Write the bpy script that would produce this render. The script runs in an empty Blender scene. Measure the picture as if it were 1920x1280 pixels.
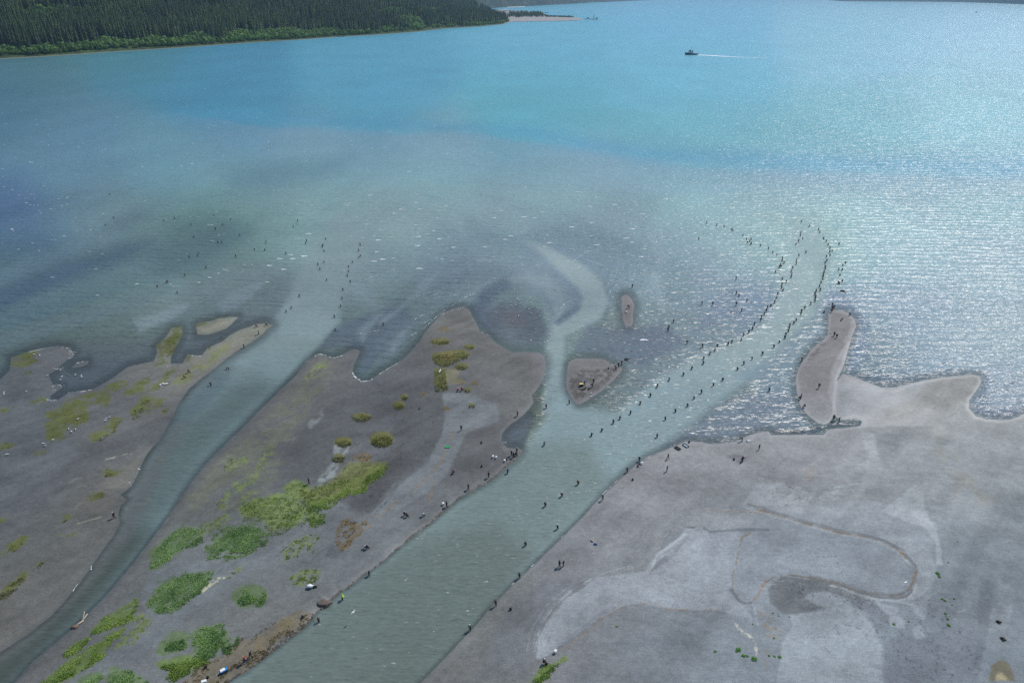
import bpy, bmesh, math, random
import numpy as np
from mathutils import Vector, Matrix
R = math.radians
random.seed(7); RNG = np.random.default_rng(7)
sc = bpy.context.scene
C = bpy.data.collections.new("scene"); sc.collection.children.link(C)

# ------------------------------------------------------------------ camera, sky, sun, exposure
F = 1280.0; H = 100.0; HOR = -10.0                      # focal length in photo pixels, height of the drone, horizon row
PITCH = math.atan((640 - HOR) / F)
cam = bpy.data.cameras.new("camera"); cam.sensor_width = 36; cam.lens = 36 * F / 1920
cam.clip_start = 1; cam.clip_end = 80000
co = bpy.data.objects.new("camera", cam); C.objects.link(co); sc.camera = co
co.location = (0, 0, H); co.rotation_euler = (math.pi / 2 - PITCH, 0, 0)
SUN_AZ, SUN_EL = R(46), R(49)                           # azimuth clockwise from +Y (the view direction)
w = bpy.data.worlds.new("World"); sc.world = w; w.use_nodes = True
nt = w.node_tree; nt.nodes.clear()
sky = nt.nodes.new("ShaderNodeTexSky"); sky.sky_type = 'NISHITA'; sky.sun_disc = False
sky.sun_elevation = SUN_EL; sky.sun_rotation = SUN_AZ; sky.air_density = 1.0; sky.dust_density = 0.0; sky.ozone_density = 3.0
bg = nt.nodes.new("ShaderNodeBackground"); bg.inputs[1].default_value = 0.10
wo = nt.nodes.new("ShaderNodeOutputWorld"); nt.links.new(sky.outputs[0], bg.inputs[0]); nt.links.new(bg.outputs[0], wo.inputs[0])
sl = bpy.data.lights.new("sun", 'SUN'); sl.energy = 3.6; sl.angle = R(0.53); sl.color = (1.0, 0.955, 0.89)
so = bpy.data.objects.new("sun", sl); C.objects.link(so)
sd = Vector((math.sin(SUN_AZ) * math.cos(SUN_EL), math.cos(SUN_AZ) * math.cos(SUN_EL), math.sin(SUN_EL)))
so.rotation_euler = sd.to_track_quat('Z', 'Y').to_euler(); so.location = (0, 0, 300)
sc.view_settings.view_transform = 'Standard'; sc.view_settings.look = 'None'
sc.view_settings.exposure = 0.27; sc.view_settings.gamma = 1.0
sc.cycles.max_bounces = 6; sc.cycles.diffuse_bounces = 2; sc.cycles.glossy_bounces = 2; sc.cycles.volume_bounces = 0
sc.cycles.transparent_max_bounces = 6; sc.cycles.sample_clamp_direct = 0; sc.cycles.sample_clamp_indirect = 4
sc.cycles.use_denoising = False
sc.cycles.caustics_reflective = False; sc.cycles.caustics_refractive = False

# ------------------------------------------------------------------ helpers
def up(px, py, z=0.0):                                  # a photo pixel -> the point at height z it looks at
    px = np.asarray(px, float); py = np.asarray(py, float)
    a = (px - 960) / F; b = (py - 640) / F
    dy = math.cos(PITCH) - b * math.sin(PITCH); dz = -math.sin(PITCH) - b * math.cos(PITCH)
    t = (H - z) / -dz
    return a * t, dy * t
def U(px, py, z=0.0):
    x, y = up(px, py, z); return Vector((float(x), float(y), z))
def proj(X, Y, Z):
    zz = Y * math.cos(PITCH) - (Z - H) * math.sin(PITCH); u = Y * math.sin(PITCH) + (Z - H) * math.cos(PITCH)
    return 960 + F * X / zz, 640 - F * u / zz
_tab = RNG.random((8, 256, 256))
def vn(x, y, k=0):
    x = np.asarray(x, float); y = np.asarray(y, float)
    xi = np.floor(x).astype(int); yi = np.floor(y).astype(int); fx = x - xi; fy = y - yi
    fx = fx * fx * (3 - 2 * fx); fy = fy * fy * (3 - 2 * fy); t = _tab[k % 8]
    a = t[xi & 255, yi & 255]; b = t[(xi + 1) & 255, yi & 255]; c = t[xi & 255, (yi + 1) & 255]; d = t[(xi + 1) & 255, (yi + 1) & 255]
    return (a + (b - a) * fx) * (1 - fy) + (c + (d - c) * fx) * fy - 0.5
def fbm(x, y, o=4, k=0):
    s = 0; a = 1.0
    for i in range(o):
        s = s + a * vn(x * 2 ** i + 17.3 * i, y * 2 ** i + 5.1 * i, k + i); a *= 0.5
    return s
def ss(x, a, b):
    t = np.clip((x - a) / (b - a), 0, 1); return t * t * (3 - 2 * t)
def lin(c):
    c = np.array(c, float) / 255.0
    return np.where(c <= 0.04045, c / 12.92, ((c + 0.055) / 1.055) ** 2.4)
def sdist(px, py, poly, reach):                         # signed distance (inside > 0), only worked out near the polygon
    P = np.array(poly, float); out = np.full(px.shape, -1e3)
    x0, y0 = P.min(0) - reach; x1, y1 = P.max(0) + reach
    m = (px >= x0) & (px <= x1) & (py >= y0) & (py <= y1)
    if not m.any(): return out
    X = px[m]; Y = py[m]; d2 = np.full(X.shape, 1e12); ins = np.zeros(X.shape, bool)
    Q = np.roll(P, -1, 0)
    for (ax, ay), (bx, by) in zip(P, Q):
        ex, ey = bx - ax, by - ay; L = ex * ex + ey * ey
        if L == 0: continue
        t = np.clip(((X - ax) * ex + (Y - ay) * ey) / L, 0, 1)
        d2 = np.minimum(d2, (X - ax - t * ex) ** 2 + (Y - ay - t * ey) ** 2)
        if ay != by:
            c = (ay > Y) != (by > Y); ins ^= c & (X < ex * (Y - ay) / (by - ay) + ax)
    out[m] = np.where(ins, np.sqrt(d2), -np.sqrt(d2)); return out
def ldist(px, py, line, reach):
    P = np.array(line, float); out = np.full(px.shape, 1e3)
    m = (px >= P[:, 0].min() - reach) & (px <= P[:, 0].max() + reach) & (py >= P[:, 1].min() - reach) & (py <= P[:, 1].max() + reach)
    if not m.any(): return out
    X = px[m]; Y = py[m]; d2 = np.full(X.shape, 1e12)
    for (ax, ay), (bx, by) in zip(P[:-1], P[1:]):
        ex, ey = bx - ax, by - ay; L = ex * ex + ey * ey + 1e-9
        t = np.clip(((X - ax) * ex + (Y - ay) * ey) / L, 0, 1)
        d2 = np.minimum(d2, (X - ax - t * ex) ** 2 + (Y - ay - t * ey) ** 2)
    out[m] = np.sqrt(d2); return out
def T(ox, oy, s, k=4.0):                                # points read off an enlarged tile of the photo
    v = [tuple(float(q) for q in p.split(',')) for p in s.split()]
    return [(ox + x / k, oy + y / k) for x, y in v]
def ell(ox, oy, cx, cy, rx, ry, n=14):
    return [(ox + (cx + rx * math.cos(a)) / 4, oy + (cy + ry * math.sin(a)) / 4) for a in [2 * math.pi * i / n for i in range(n)]]
def mesh_np(name, V, Fq):
    me = bpy.data.meshes.new(name); V = np.asarray(V, np.float32); Fq = np.asarray(Fq, np.int32); n = Fq.shape[1]
    me.vertices.add(len(V)); me.vertices.foreach_set("co", V.ravel())
    me.loops.add(Fq.size); me.loops.foreach_set("vertex_index", Fq.ravel())
    me.polygons.add(len(Fq)); me.polygons.foreach_set("loop_start", np.arange(0, Fq.size, n, dtype=np.int32))
    me.polygons.foreach_set("loop_total", np.full(len(Fq), n, np.int32)); me.update(calc_edges=True); return me
def smooth(me): me.polygons.foreach_set("use_smooth", np.ones(len(me.polygons), bool))
def attr_c(me, name, A):
    a = me.color_attributes.new(name, 'FLOAT_COLOR', 'POINT'); B = np.ones((len(A), 4), np.float32); B[:, :A.shape[1]] = A
    a.data.foreach_set("color", B.ravel())
def attr_f(me, name, A):
    a = me.attributes.new(name, 'FLOAT', 'POINT'); a.data.foreach_set("value", np.asarray(A, np.float32).ravel())
def link(name, me, mat=None, parent=None, **pr):
    o = bpy.data.objects.new(name, me); C.objects.link(o)
    if mat is not None and me is not None:
        for m in (mat if isinstance(mat, (list, tuple)) else [mat]): me.materials.append(m)
    if parent: o.parent = parent
    for k, v in pr.items(): o[k] = v
    return o
class NB:                                               # tiny node-tree builder
    def __init__(s, name):
        s.m = bpy.data.materials.new(name); s.m.use_nodes = True; s.t = s.m.node_tree; s.t.nodes.clear()
        s.out = s.t.nodes.new("ShaderNodeOutputMaterial"); s.n = s.t.nodes; s.l = s.t.links
    def node(s, typ, ins=None, **at):
        n = s.n.new(typ)
        for k, v in at.items(): setattr(n, k, v)
        for k, v in (ins or {}).items():
            if hasattr(v, 'is_output') or isinstance(v, bpy.types.NodeSocket): s.l.new(v, n.inputs[k])
            else: n.inputs[k].default_value = v
        return n
    def math(s, op, a, b=0.0, c=0.0, clamp=False):
        n = s.n.new("ShaderNodeMath"); n.operation = op; n.use_clamp = clamp
        for i, v in enumerate((a, b, c)):
            if isinstance(v, bpy.types.NodeSocket): s.l.new(v, n.inputs[i])
            else: n.inputs[i].default_value = v
        return n.outputs[0]
    def vmath(s, op, a, b=(0, 0, 0)):
        n = s.n.new("ShaderNodeVectorMath"); n.operation = op
        for i, v in enumerate((a, b)):
            if isinstance(v, bpy.types.NodeSocket): s.l.new(v, n.inputs[i])
            else: n.inputs[i].default_value = v
        return n.outputs[0]
    def attr(s, name, out="Fac"): return s.node("ShaderNodeAttribute", attribute_name=name).outputs[out]
    def noise(s, vec, scale, detail=3.0, rough=0.5, out=0):
        return s.node("ShaderNodeTexNoise", {"Vector": vec, "Scale": scale, "Detail": detail, "Roughness": rough}).outputs[out]
    def rng(s, v, a, b, c, d):
        n = s.node("ShaderNodeMapRange", {"Value": v, "From Min": a, "From Max": b, "To Min": c, "To Max": d}); return n.outputs[0]
    def mix(s, f, a, b, mode='MIX'):
        n = s.n.new("ShaderNodeMix"); n.data_type = 'RGBA'; n.blend_type = mode
        for i, v in ((0, f), (6, a), (7, b)):
            if isinstance(v, bpy.types.NodeSocket): s.l.new(v, n.inputs[i])
            else: n.inputs[i].default_value = v if i == 0 else (tuple(v) + (1,) if len(v) == 3 else v)
        return n.outputs[2]
    def bsdf(s, color, rough=0.8, spec=0.5, normal=None, **kw):
        d = {"Base Color": color if isinstance(color, bpy.types.NodeSocket) else tuple(color) + (1,), "Roughness": rough, "Specular IOR Level": spec}
        if normal is not None: d["Normal"] = normal
        d.update(kw); return s.node("ShaderNodeBsdfPrincipled", d)
    def done(s, sh): s.l.new(sh.outputs[0], s.out.inputs[0]); return s.m
def simple(name, col, rough=0.7, var=0.12, scale=6.0, spec=0.4, metal=0.0):
    b = NB(name); tc = b.node("ShaderNodeTexCoord").outputs["Object"]
    n = b.noise(tc, scale, 3); f = b.rng(n, 0.3, 0.7, 1 - var, 1 + var)
    c = b.vmath('SCALE', tuple(col)); c_n = c.node
    b.l.new(f, c_n.inputs["Scale"])
    return b.done(b.bsdf(c, rough, spec, Metallic=metal))

# ------------------------------------------------------------------ outlines of the land, in photo pixels
LAND_LEFT = [(-900, 830), (-300, 745), (0, 711), (18, 694), (20, 670), (50, 660), (82, 652), (107, 648), (132, 651), (140, 662), (136, 672), (126, 675), (112, 688),
 (104, 695), (92, 703), (100, 720), (117, 726), (95, 742), (90, 748), (107, 750), (125, 738), (155, 732), (175, 730), (200, 715), (220, 702), (240, 687),
 (270, 680), (287, 677), (295, 662), (292, 648), (305, 638), (315, 626), (322, 614), (340, 612), (342, 625), (335, 640), (328, 655), (320, 670), (320, 681), (342, 681),
 (352, 665), (378, 665), (390, 652), (415, 640), (430, 628), (450, 618), (470, 612), (480, 607), (500, 605), (513, 610), (502, 616), (492, 627), (475, 640), (450, 655),
 (425, 672), (400, 692), (375, 712), (357, 727), (335, 757), (325, 780), (312, 802), (300, 825), (287, 837), (275, 852), (267, 867), (260, 885), (250, 905),
 (240, 917), (226, 927), (238, 936), (225, 950), (222, 965), (225, 980), (212, 1005), (195, 1027), (172, 1060), (150, 1092), (125, 1122), (95, 1155), (50, 1190), (0, 1222),
 (-160, 1320), (-900, 1900)]
LAND_MID = [(592, 665), (597, 662), (607, 667), (622, 671), (640, 666), (655, 657), (667, 654), (676, 657), (672, 667), (664, 682), (661, 700), (667, 710), (680, 716),
 (695, 712), (710, 700), (730, 689), (752, 676), (762, 667), (775, 652), (787, 640), (792, 630), (812, 605), (825, 590), (850, 577), (870, 574), (880, 580),
 (890, 600), (900, 620), (920, 632), (930, 642), (960, 660), (985, 659), (1010, 660), (1021, 667), (1024, 680), (1020, 707), (1010, 725), (997, 740), (1000, 755),
 (985, 775), (970, 787), (955, 797), (942, 812), (940, 828), (950, 838), (960, 840), (972, 839), (980, 844), (975, 852), (965, 862), (955, 870), (942, 880), (920, 900), (890, 917),
 (855, 937), (830, 960), (805, 982), (767, 1010), (742, 1030), (720, 1052), (692, 1070), (675, 1085), (655, 1100), (635, 1112), (620, 1125), (616, 1137), (602, 1140),
 (595, 1145), (587, 1157), (575, 1172), (555, 1187), (535, 1202), (517, 1217), (497, 1232), (480, 1245), (457, 1262), (437, 1272), (420, 1290), (300, 1390),
 (50, 1600), (-300, 1900), (-700, 1900), (-100, 1385), (27, 1280), (62, 1240), (112, 1197), (142, 1172), (170, 1145), (200, 1115), (250, 1055), (287, 1007), (322, 959),
 (342, 927), (365, 895), (390, 865), (425, 830), (460, 795), (480, 775), (517, 740), (550, 707), (575, 677)]
LAND_RIGHT = [(787, 1280), (817, 1250), (855, 1210), (892, 1172), (917, 1140), (942, 1115), (960, 1096), (997, 1062), (1027, 1032), (1060, 1000), (1098, 962), (1130, 927),
 (1160, 897), (1190, 872), (1215, 855), (1240, 845), (1260, 837), (1282, 827), (1305, 827), (1335, 832), (1365, 829), (1385, 826), (1400, 817), (1422, 810),
 (1440, 808), (1447, 815), (1472, 815), (1515, 815), (1545, 815), (1552, 805), (1580, 802), (1612, 797), (1615, 790), (1600, 785), (1580, 787), (1567, 782),
 (1562, 770), (1565, 740), (1568, 715), (1580, 700), (1602, 706), (1625, 715), (1655, 725), (1680, 725), (1710, 718), (1735, 712), (1765, 706), (1797, 705),
 (1825, 702), (1837, 705), (1840, 715), (1830, 732), (1817, 750), (1816, 765), (1830, 780), (1850, 786), (1877, 788), (1897, 785), (1920, 776), (2100, 745),
 (2900, 690), (2900, 1900), (250, 1900), (560, 1510)]
BAR = [(1555, 582), (1570, 581), (1590, 586), (1602, 597), (1605, 610), (1600, 625), (1595, 640), (1590, 655), (1580, 690), (1570, 712), (1567, 740), (1565, 775),
 (1557, 790), (1547, 795), (1532, 792), (1517, 780), (1502, 762), (1494, 735), (1492, 710), (1496, 692), (1505, 677), (1520, 657), (1532, 645), (1543, 637),
 (1552, 627), (1554, 615), (1553, 595)]
TRI = [(1081, 672), (1096, 671), (1112, 671), (1125, 671), (1135, 674), (1143, 680), (1153, 683), (1164, 688), (1167, 692), (1160, 702), (1150, 713), (1133, 728),
 (1118, 739), (1102, 750), (1087, 758), (1081, 757), (1073, 747), (1066, 735), (1062, 726), (1061, 708), (1063, 694), (1066, 682), (1072, 675)]
ISLET = [(1165, 555), (1172, 551), (1180, 554), (1187, 565), (1189, 575), (1187, 585), (1186, 605), (1182, 612), (1172, 610), (1167, 595), (1165, 570)]
ISL2 = [(367, 610), (375, 605), (395, 602), (410, 596), (447, 594), (435, 607), (422, 617), (390, 628), (370, 627)]
ISL3 = [(132, 690), (140, 682), (155, 677), (166, 676), (165, 682), (150, 688)]
LANDS = [LAND_LEFT, LAND_MID, LAND_RIGHT, BAR, TRI, ISLET, ISL2, ISL3]

# vegetation outlines
GRASS = [T(0, 960, "1105,400 1130,340 1200,240 1280,160 1380,100 1480,100 1540,140 1530,200 1450,260 1370,300 1280,370 1190,430 1130,430"),
 [(385, 1052), (386, 1027), (405, 1007), (430, 987), (457, 981), (490, 985), (505, 1000), (500, 1018), (488, 1030), (470, 1036), (455, 1040), (430, 1045), (410, 1052)],
 T(0, 960, "1100,680 1150,580 1230,500 1330,460 1450,440 1560,435 1610,450 1600,500 1520,590 1450,660 1400,700 1300,740 1200,760 1130,740"),
 T(0, 960, "1205,1050 1240,980 1300,935 1380,925 1440,940 1400,990 1340,1030 1280,1060"),
 T(0, 960, "1450,1060 1465,910 1560,870 1680,840 1730,880 1740,940 1790,950 1740,1010 1640,1080 1560,1110 1480,1090"),
 T(0, 960, "1760,650 1800,600 1880,580 1950,600 1990,640 1960,680 1880,700 1800,710"),
 T(0, 960, "790,1280 830,1210 900,1190 980,1220 1060,1250 1140,1330 900,1400"),
 T(0, 960, "600,1290 680,1230 770,1220 760,1250 700,1290")]
GRASS_Y = [T(0, 960, "640,910 700,850 850,760 960,690 1035,645 1030,720 1000,790 880,860 780,910 700,930"),
 T(0, 960, "470,1080 560,980 660,930 700,940 640,1010 560,1070 500,1090"),
 T(0, 960, "230,1320 400,1210 500,1120 620,1040 760,960 850,900 940,870 930,910 850,960 800,1040 760,1110 700,1160 600,1200 540,1240 400,1320"),
 T(0, 960, "1175,1150 1260,1120 1380,1100 1500,1090 1600,1110 1500,1160 1400,1210 1300,1270 1270,1230 1280,1190 1200,1190"),
 T(480, 960, "400,0 520,20 520,50 440,110 400,110 380,60"),
 T(480, 640, "380,1280 390,1215 480,1180 600,1130 700,1060 800,1010 900,940 1000,900 1005,940 940,990 840,1070 820,1120 740,1160 640,1190 560,1240 500,1280"),
 T(960, 960, "130,1290 220,1180 290,1150 400,1110 410,1125 300,1190 260,1250 230,1290")]
GRASS_S = [[(455, 975), (450, 955), (480, 940), (510, 932), (540, 935), (570, 950), (590, 965), (575, 985), (545, 1000), (505, 1005), (490, 985)],
 T(480, 640, "215,1110 280,1070 340,1080 420,1110 500,1090 600,1060 700,1040 600,1140 480,1180 400,1230 300,1190 240,1160"),
 T(480, 960, "190,290 290,200 400,165 470,170 475,230 440,320 380,300 280,350 220,390"),
 T(480, 960, "260,500 330,440 430,430 490,430 480,480 430,520 350,540 280,540"),
 T(0, 960, "870,1050 900,960 990,900 1060,820 1130,800 1140,840 1080,900 1020,960 930,1030"),
 T(0, 960, "960,800 1060,760 1130,780 1000,850"), T(0, 960, "1680,500 1720,470 1830,405 1840,425 1760,470 1700,500"),
 T(0, 960, "1500,90 1600,60 1700,10 1740,60 1700,110 1600,150 1540,190"), T(0, 640, "1680,950 1720,890 1850,870 1860,920 1760,980 1700,980"),
 T(0, 640, "1620,1240 1700,1130 1850,1020 1920,1000 1920,1040 1830,1110 1720,1190 1700,1280"), T(0, 640, "1830,1180 1920,1140 1960,1200 1900,1280 1820,1280"),
 [(570, 708), (590, 690), (612, 675), (622, 678), (600, 695), (575, 712)], T(480, 640, "0,900 60,820 130,770 160,840 100,900 60,960 0,980")]
HUM = [[(560, 925), (600, 915), (640, 885), (655, 868), (700, 866), (731, 866), (728, 880), (700, 900), (660, 925), (610, 945), (580, 952)], ell(480, 640, 790, 572, 75, 32), ell(480, 640, 940, 745, 85, 50), ell(480, 640, 655, 762, 60, 28), ell(480, 640, 620, 880, 52, 28), ell(480, 640, 1112, 422, 27, 20),
 ell(480, 640, 1072, 487, 40, 27), T(480, 640, "1320,130 1340,95 1450,85 1560,75 1600,100 1580,130 1500,160 1440,190 1380,190 1340,170"),
 ell(480, 640, 1540, 195, 52, 20), ell(480, 640, 1600, 45, 38, 15), ell(480, 640, 1380, 4, 70, 20),
 T(480, 640, "1340,220 1420,205 1430,300 1440,360 1400,375 1345,375 1335,340 1340,280"), ell(480, 640, 1585, 372, 25, 13), ell(480, 640, 1615, 490, 26, 9)]
HUM_B = [ell(480, 640, 1262, 405, 35, 22), ell(480, 320, 1415, 1190, 55, 18), ell(480, 640, 1640, 325, 27, 20), ell(480, 640, 1525, 325, 40, 20), ell(480, 640, 1425, 520, 35, 20),
 ell(480, 640, 800, 885, 80, 35), T(480, 960, "595,180 640,80 720,55 755,100 750,190 690,280 640,300 600,250"), T(480, 960, "760,190 770,110 830,70 820,120")]
MATS = [T(0, 640, s) for s in ["75,180 80,140 130,100 220,80 260,95 240,120 290,130 280,160 200,180 130,185", "175,240 200,220 250,218 252,240 210,253", "155,350 180,332 205,350 180,370",
 "230,470 290,430 350,420 355,450 290,475", "340,570 350,545 450,510 510,430 620,410 700,400 680,460 640,520 680,560 660,620 560,640 480,680 500,730 440,750 360,740 400,680 350,640 340,620 420,590",
 "720,480 740,400 810,380 830,430 800,490", "810,340 860,310 960,290 950,330 860,365", "920,410 990,340 1060,280 1140,250 1130,300 1060,370 990,405",
 "1190,330 1200,280 1250,210 1345,180 1330,220 1270,280 1230,310", "1050,395 1120,360 1180,340 1190,360 1140,380", "975,540 1040,480 1100,430 1140,440 1130,490 1120,540 1070,555 1010,590 985,580",
 "1150,500 1170,460 1240,450 1230,480 1180,510", "1210,520 1265,505 1265,520 1230,535", "670,740 680,700 760,680 790,620 850,580 930,570 930,600 870,640 880,670 820,710 740,755 700,755",
 "260,890 270,850 355,835 345,860 290,890", "770,1010 800,960 850,970 940,950 935,970 870,1000 800,1020", "650,1190 700,1150 770,1130 795,1150 750,1190 710,1210", "-40,560 -30,520 60,510 70,540",
 "-10,820 30,760 120,770 60,810", "1165,30 1250,-20 1330,20 1300,90 1230,130 1260,160 1160,190 1150,150 1210,100", "1515,60 1550,40 1590,40 1570,60", "1390,150 1400,115 1440,110 1420,150"]] + \
 [T(0, 320, s) for s in ["1465,1160 1560,1110 1660,1065 1720,1045 1725,1080 1600,1140 1480,1175", "1100,1240 1190,1230 1180,1250 1110,1255", "1285,1170 1370,1160 1350,1200 1300,1210",
 "1240,1290 1300,1230 1350,1240 1320,1290"]] + [T(0, 960, s) for s in ["35,330 80,250 150,210 215,190 190,240 110,300", "-40,660 60,550 210,450 220,480 110,590 40,655",
 "235,450 280,390 340,365 330,390 270,440", "420,190 470,180 600,155 600,170 500,200", "470,80 500,45 540,40 520,60", "-10,90 -10,70 20,75"]]

# ------------------------------------------------------------------ ground: one sheet, finer where the camera looks
def axis(parts):
    out = []
    for a, b, s in parts: out += list(np.arange(a, b, s))
    return np.array(out)
gx = np.concatenate([axis([(-900, -200, 28), (-200, -20, 8), (-20, 1940, 2.0), (1940, 2120, 8), (2120, 2901, 30)])])
gy = axis([(-7, -4, 0.7), (-4, 12, 2), (12, 60, 6), (60, 520, 12), (520, 570, 4), (570, 1292, 1.9), (1292, 1500, 10), (1500, 2000, 50)])
GX, GY = np.meshgrid(gx, gy); px = GX.ravel(); py = GY.ravel(); px0 = px
wx, wy = up(px, py)
cut = wy                                                # behind-horizon rows never happen: py > HOR everywhere
warp = np.clip(4.0 * fbm(wx * 0.12, wy * 0.12, 4, 1), -4, 4)     # metres-scale raggedness, in pixels
fine = 1.6 * fbm(wx * 0.9, wy * 0.9, 3, 3)
SD = np.full(px.shape, -60.0)
for P in LANDS: SD = np.maximum(SD, sdist(px, py, P, 60))
soft_edge = ss(px, 420, 700) * 0 + 1
mpp = np.hypot(*np.array(up(px + 1, py))[:, :] - np.array([wx, wy]))    # metres per pixel across
sdm = (SD + 0.45 * warp * (py < 820) + 0.25 * fine) * mpp
# eroded bank (steep) along the west side of the main channel and the east side of the small one
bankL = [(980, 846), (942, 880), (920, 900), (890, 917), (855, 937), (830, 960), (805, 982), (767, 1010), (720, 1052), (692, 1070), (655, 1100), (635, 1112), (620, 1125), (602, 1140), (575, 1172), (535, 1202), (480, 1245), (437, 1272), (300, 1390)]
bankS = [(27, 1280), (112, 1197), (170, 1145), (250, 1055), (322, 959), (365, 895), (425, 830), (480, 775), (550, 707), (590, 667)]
dbl = ldist(px, py, bankL, 70); dbs = ldist(px, py, bankS, 70)
steep = ss(-dbl, -40, -8) * ss(-(px), -1000, -700) + 0.5 * ss(-dbs, -30, -8)
slope = 0.045 + 0.30 * np.clip(steep, 0, 1)
Z = np.where(sdm > 0, np.minimum(sdm * slope, 0.55 + 0.3 * steep) + np.clip(sdm, 0, 30) * 0.008, np.maximum(sdm * 0.12, -1.6))
Z += np.clip(sdm, 0, 3) / 3 * (0.10 * fbm(wx * 0.05, wy * 0.05, 4, 2) + 0.03 * fbm(wx * 0.8, wy * 0.8, 2, 4))
lows = ((px > 1565) & (py < 800) & (py > 690)) * ss(px, 1560, 1600) * ss(-px, -1860, -1700)
Z = np.where(sdm > 0, Z * (1 - 0.8 * lows), Z)

# colours: smooth fields from control points (how the bare ground looks there, in display values), then shapes on top
def field(pts, X, Y, sig=95.0):
    acc = np.zeros((len(X), 3)); ws = np.zeros(len(X))
    for x, y, c in pts:
        wgt = np.exp(-((X - x) ** 2 + (1.35 * (Y - y)) ** 2) / (2 * sig * sig)) + 1e-9 / (1 + ((X - x) ** 2 + (Y - y) ** 2) / 1e5)
        acc += wgt[:, None] * lin(c); ws += wgt
    return acc / ws[:, None]
GP = [(60, 800, (92, 95, 104)), (200, 760, (98, 98, 104)), (60, 1000, (90, 92, 98)), (180, 950, (106, 103, 103)), (100, 1130, (102, 99, 98)), (250, 860, (100, 99, 104)), (30, 900, (86, 88, 98)),
 (420, 660, (118, 114, 114)), (300, 740, (100, 98, 104)), (620, 730, (100, 98, 103)), (750, 780, (86, 85, 95)), (560, 800, (98, 97, 103)), (880, 650, (108, 105, 107)), (960, 700, (104, 102, 106)),
 (820, 850, (84, 84, 94)), (900, 850, (108, 107, 112)), (850, 780, (106, 107, 116)), (620, 1030, (112, 114, 122)), (720, 980, (118, 119, 126)), (400, 1100, (112, 115, 122)), (300, 1220, (112, 114, 121)),
 (200, 1180, (100, 100, 108)), (440, 900, (104, 104, 108)), (560, 900, (88, 88, 96)), (500, 1180, (114, 112, 116)), (950, 800, (112, 110, 112)),
 (1000, 1180, (118, 117, 122)), (900, 1260, (112, 111, 116)), (1100, 1040, (128, 128, 134)), (1250, 900, (136, 134, 139)), (1400, 900, (134, 133, 138)), (1500, 860, (140, 139, 144)), (1650, 820, (150, 150, 155)),
 (1750, 900, (140, 142, 148)), (1880, 850, (150, 152, 157)), (1880, 1000, (118, 124, 132)), (1650, 1060, (128, 133, 142)), (1500, 1040, (134, 138, 148)), (1400, 1000, (140, 144, 152)),
 (1250, 1230, (120, 124, 132)), (1450, 1250, (128, 134, 144)), (1600, 1230, (124, 130, 140)), (1850, 1230, (124, 131, 141)), (1750, 1150, (118, 124, 133)), (1750, 750, (136, 135, 138)),
 (1540, 700, (128, 124, 128)), (1580, 610, (122, 117, 120)), (1110, 700, (110, 107, 110)), (1175, 580, (124, 118, 122)), (405, 610, (140, 138, 126)), (1850, 740, (142, 141, 142))]
G = field(GP, px, py)
def paint(A, poly, col, soft=3.0, op=1.0, rag=1.0, reach=None, brk=0.0, brs=0.35):
    sdv = sdist(px, py, poly, (reach or 12) + soft * 2) + rag * (0.8 * warp + fine)
    m = ss(sdv, -soft, soft) * op
    if brk > 0: m = m * ss(fbm(wx * brs, wy * brs, 4, 5) + 0.5, brk - 0.18, brk + 0.18)
    A += (lin(col) - A) * m[:, None]; return m
# middle land tones
paint(G, T(480, 640, "700,420 1000,330 1300,300 1410,400 1420,480 1415,600 1390,720 1300,880 1180,990 1050,1080 880,1290 700,1290 900,1000 1000,900 1050,700 1020,560 850,640 600,820 450,1100 300,1090 150,960 350,640 450,550 650,430"), (87, 87, 93), 7, .7, 4)
paint(G, T(480, 640, "480,1180 700,1000 900,900 1100,800 1200,900 1000,1100 850,1280"), (80, 78, 84), 5, .7, 2)
paint(G, T(480, 640, "1580,700 1700,620 1840,640 1850,800 1900,900 1700,1050 1560,1120 1420,1060 1470,900 1510,820"), (98, 96, 102), 4, .8, 2)
paint(G, T(480, 640, "1400,400 1560,400 1800,480 1840,600 1580,700 1500,860 1440,1000 1300,1130 1050,1290 880,1290 1100,1070 1300,900 1395,720 1420,600"), (116, 118, 127), 3, .85, 1)
paint(G, T(480, 640, "590,790 710,780 690,850 650,910 600,1040 520,1080 460,1070 560,920"), (134, 138, 144), 3, .85, 2, brk=.3, brs=.6)
paint(G, T(480, 640, "350,700 460,560 520,470 500,560 440,640 280,760 200,760"), (130, 133, 140), 4, .7, 2, brk=.42, brs=.7)
paint(G, T(0, 960, "1130,450 1400,360 1500,380 1700,370 1920,330 1960,370 2300,100 2380,130 1700,600 1450,760 1180,1010 700,1280 500,1290 760,1120 1050,900 1100,760 1060,620 1100,520"), (114, 117, 126), 5, .8, 1.5)
paint(G, T(480, 960, "520,330 560,260 640,270 660,300 580,370 530,350"), (92, 93, 101), 3, .6, 2)
paint(G, T(0, 640, "280,1280 760,950 1000,800 1180,760 1290,690 1380,640 1300,560 1050,640 700,800 400,1000 0,1150 0,1280"), (84, 84, 92), 8, .6, 2)
paint(G, T(0, 640, "840,1010 1140,790 1080,900 1040,1000 950,1110 840,1110 700,1100"), (112, 109, 108), 3, .8, 1)
paint(G, T(0, 640, "560,1250 760,1110 880,1140 900,1190 820,1290 560,1290"), (110, 106, 106), 3, .7, 1)
paint(G, T(0, 640, "900,850 1090,720 1200,700 1230,720 1000,830 880,890"), (84, 84, 90), 3, .7, 2, brk=.35)
paint(G, T(0, 640, "0,1000 300,860 500,760 600,850 350,1040 100,1200 -50,1250"), (100, 103, 112), 8, .5, 2)
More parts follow.
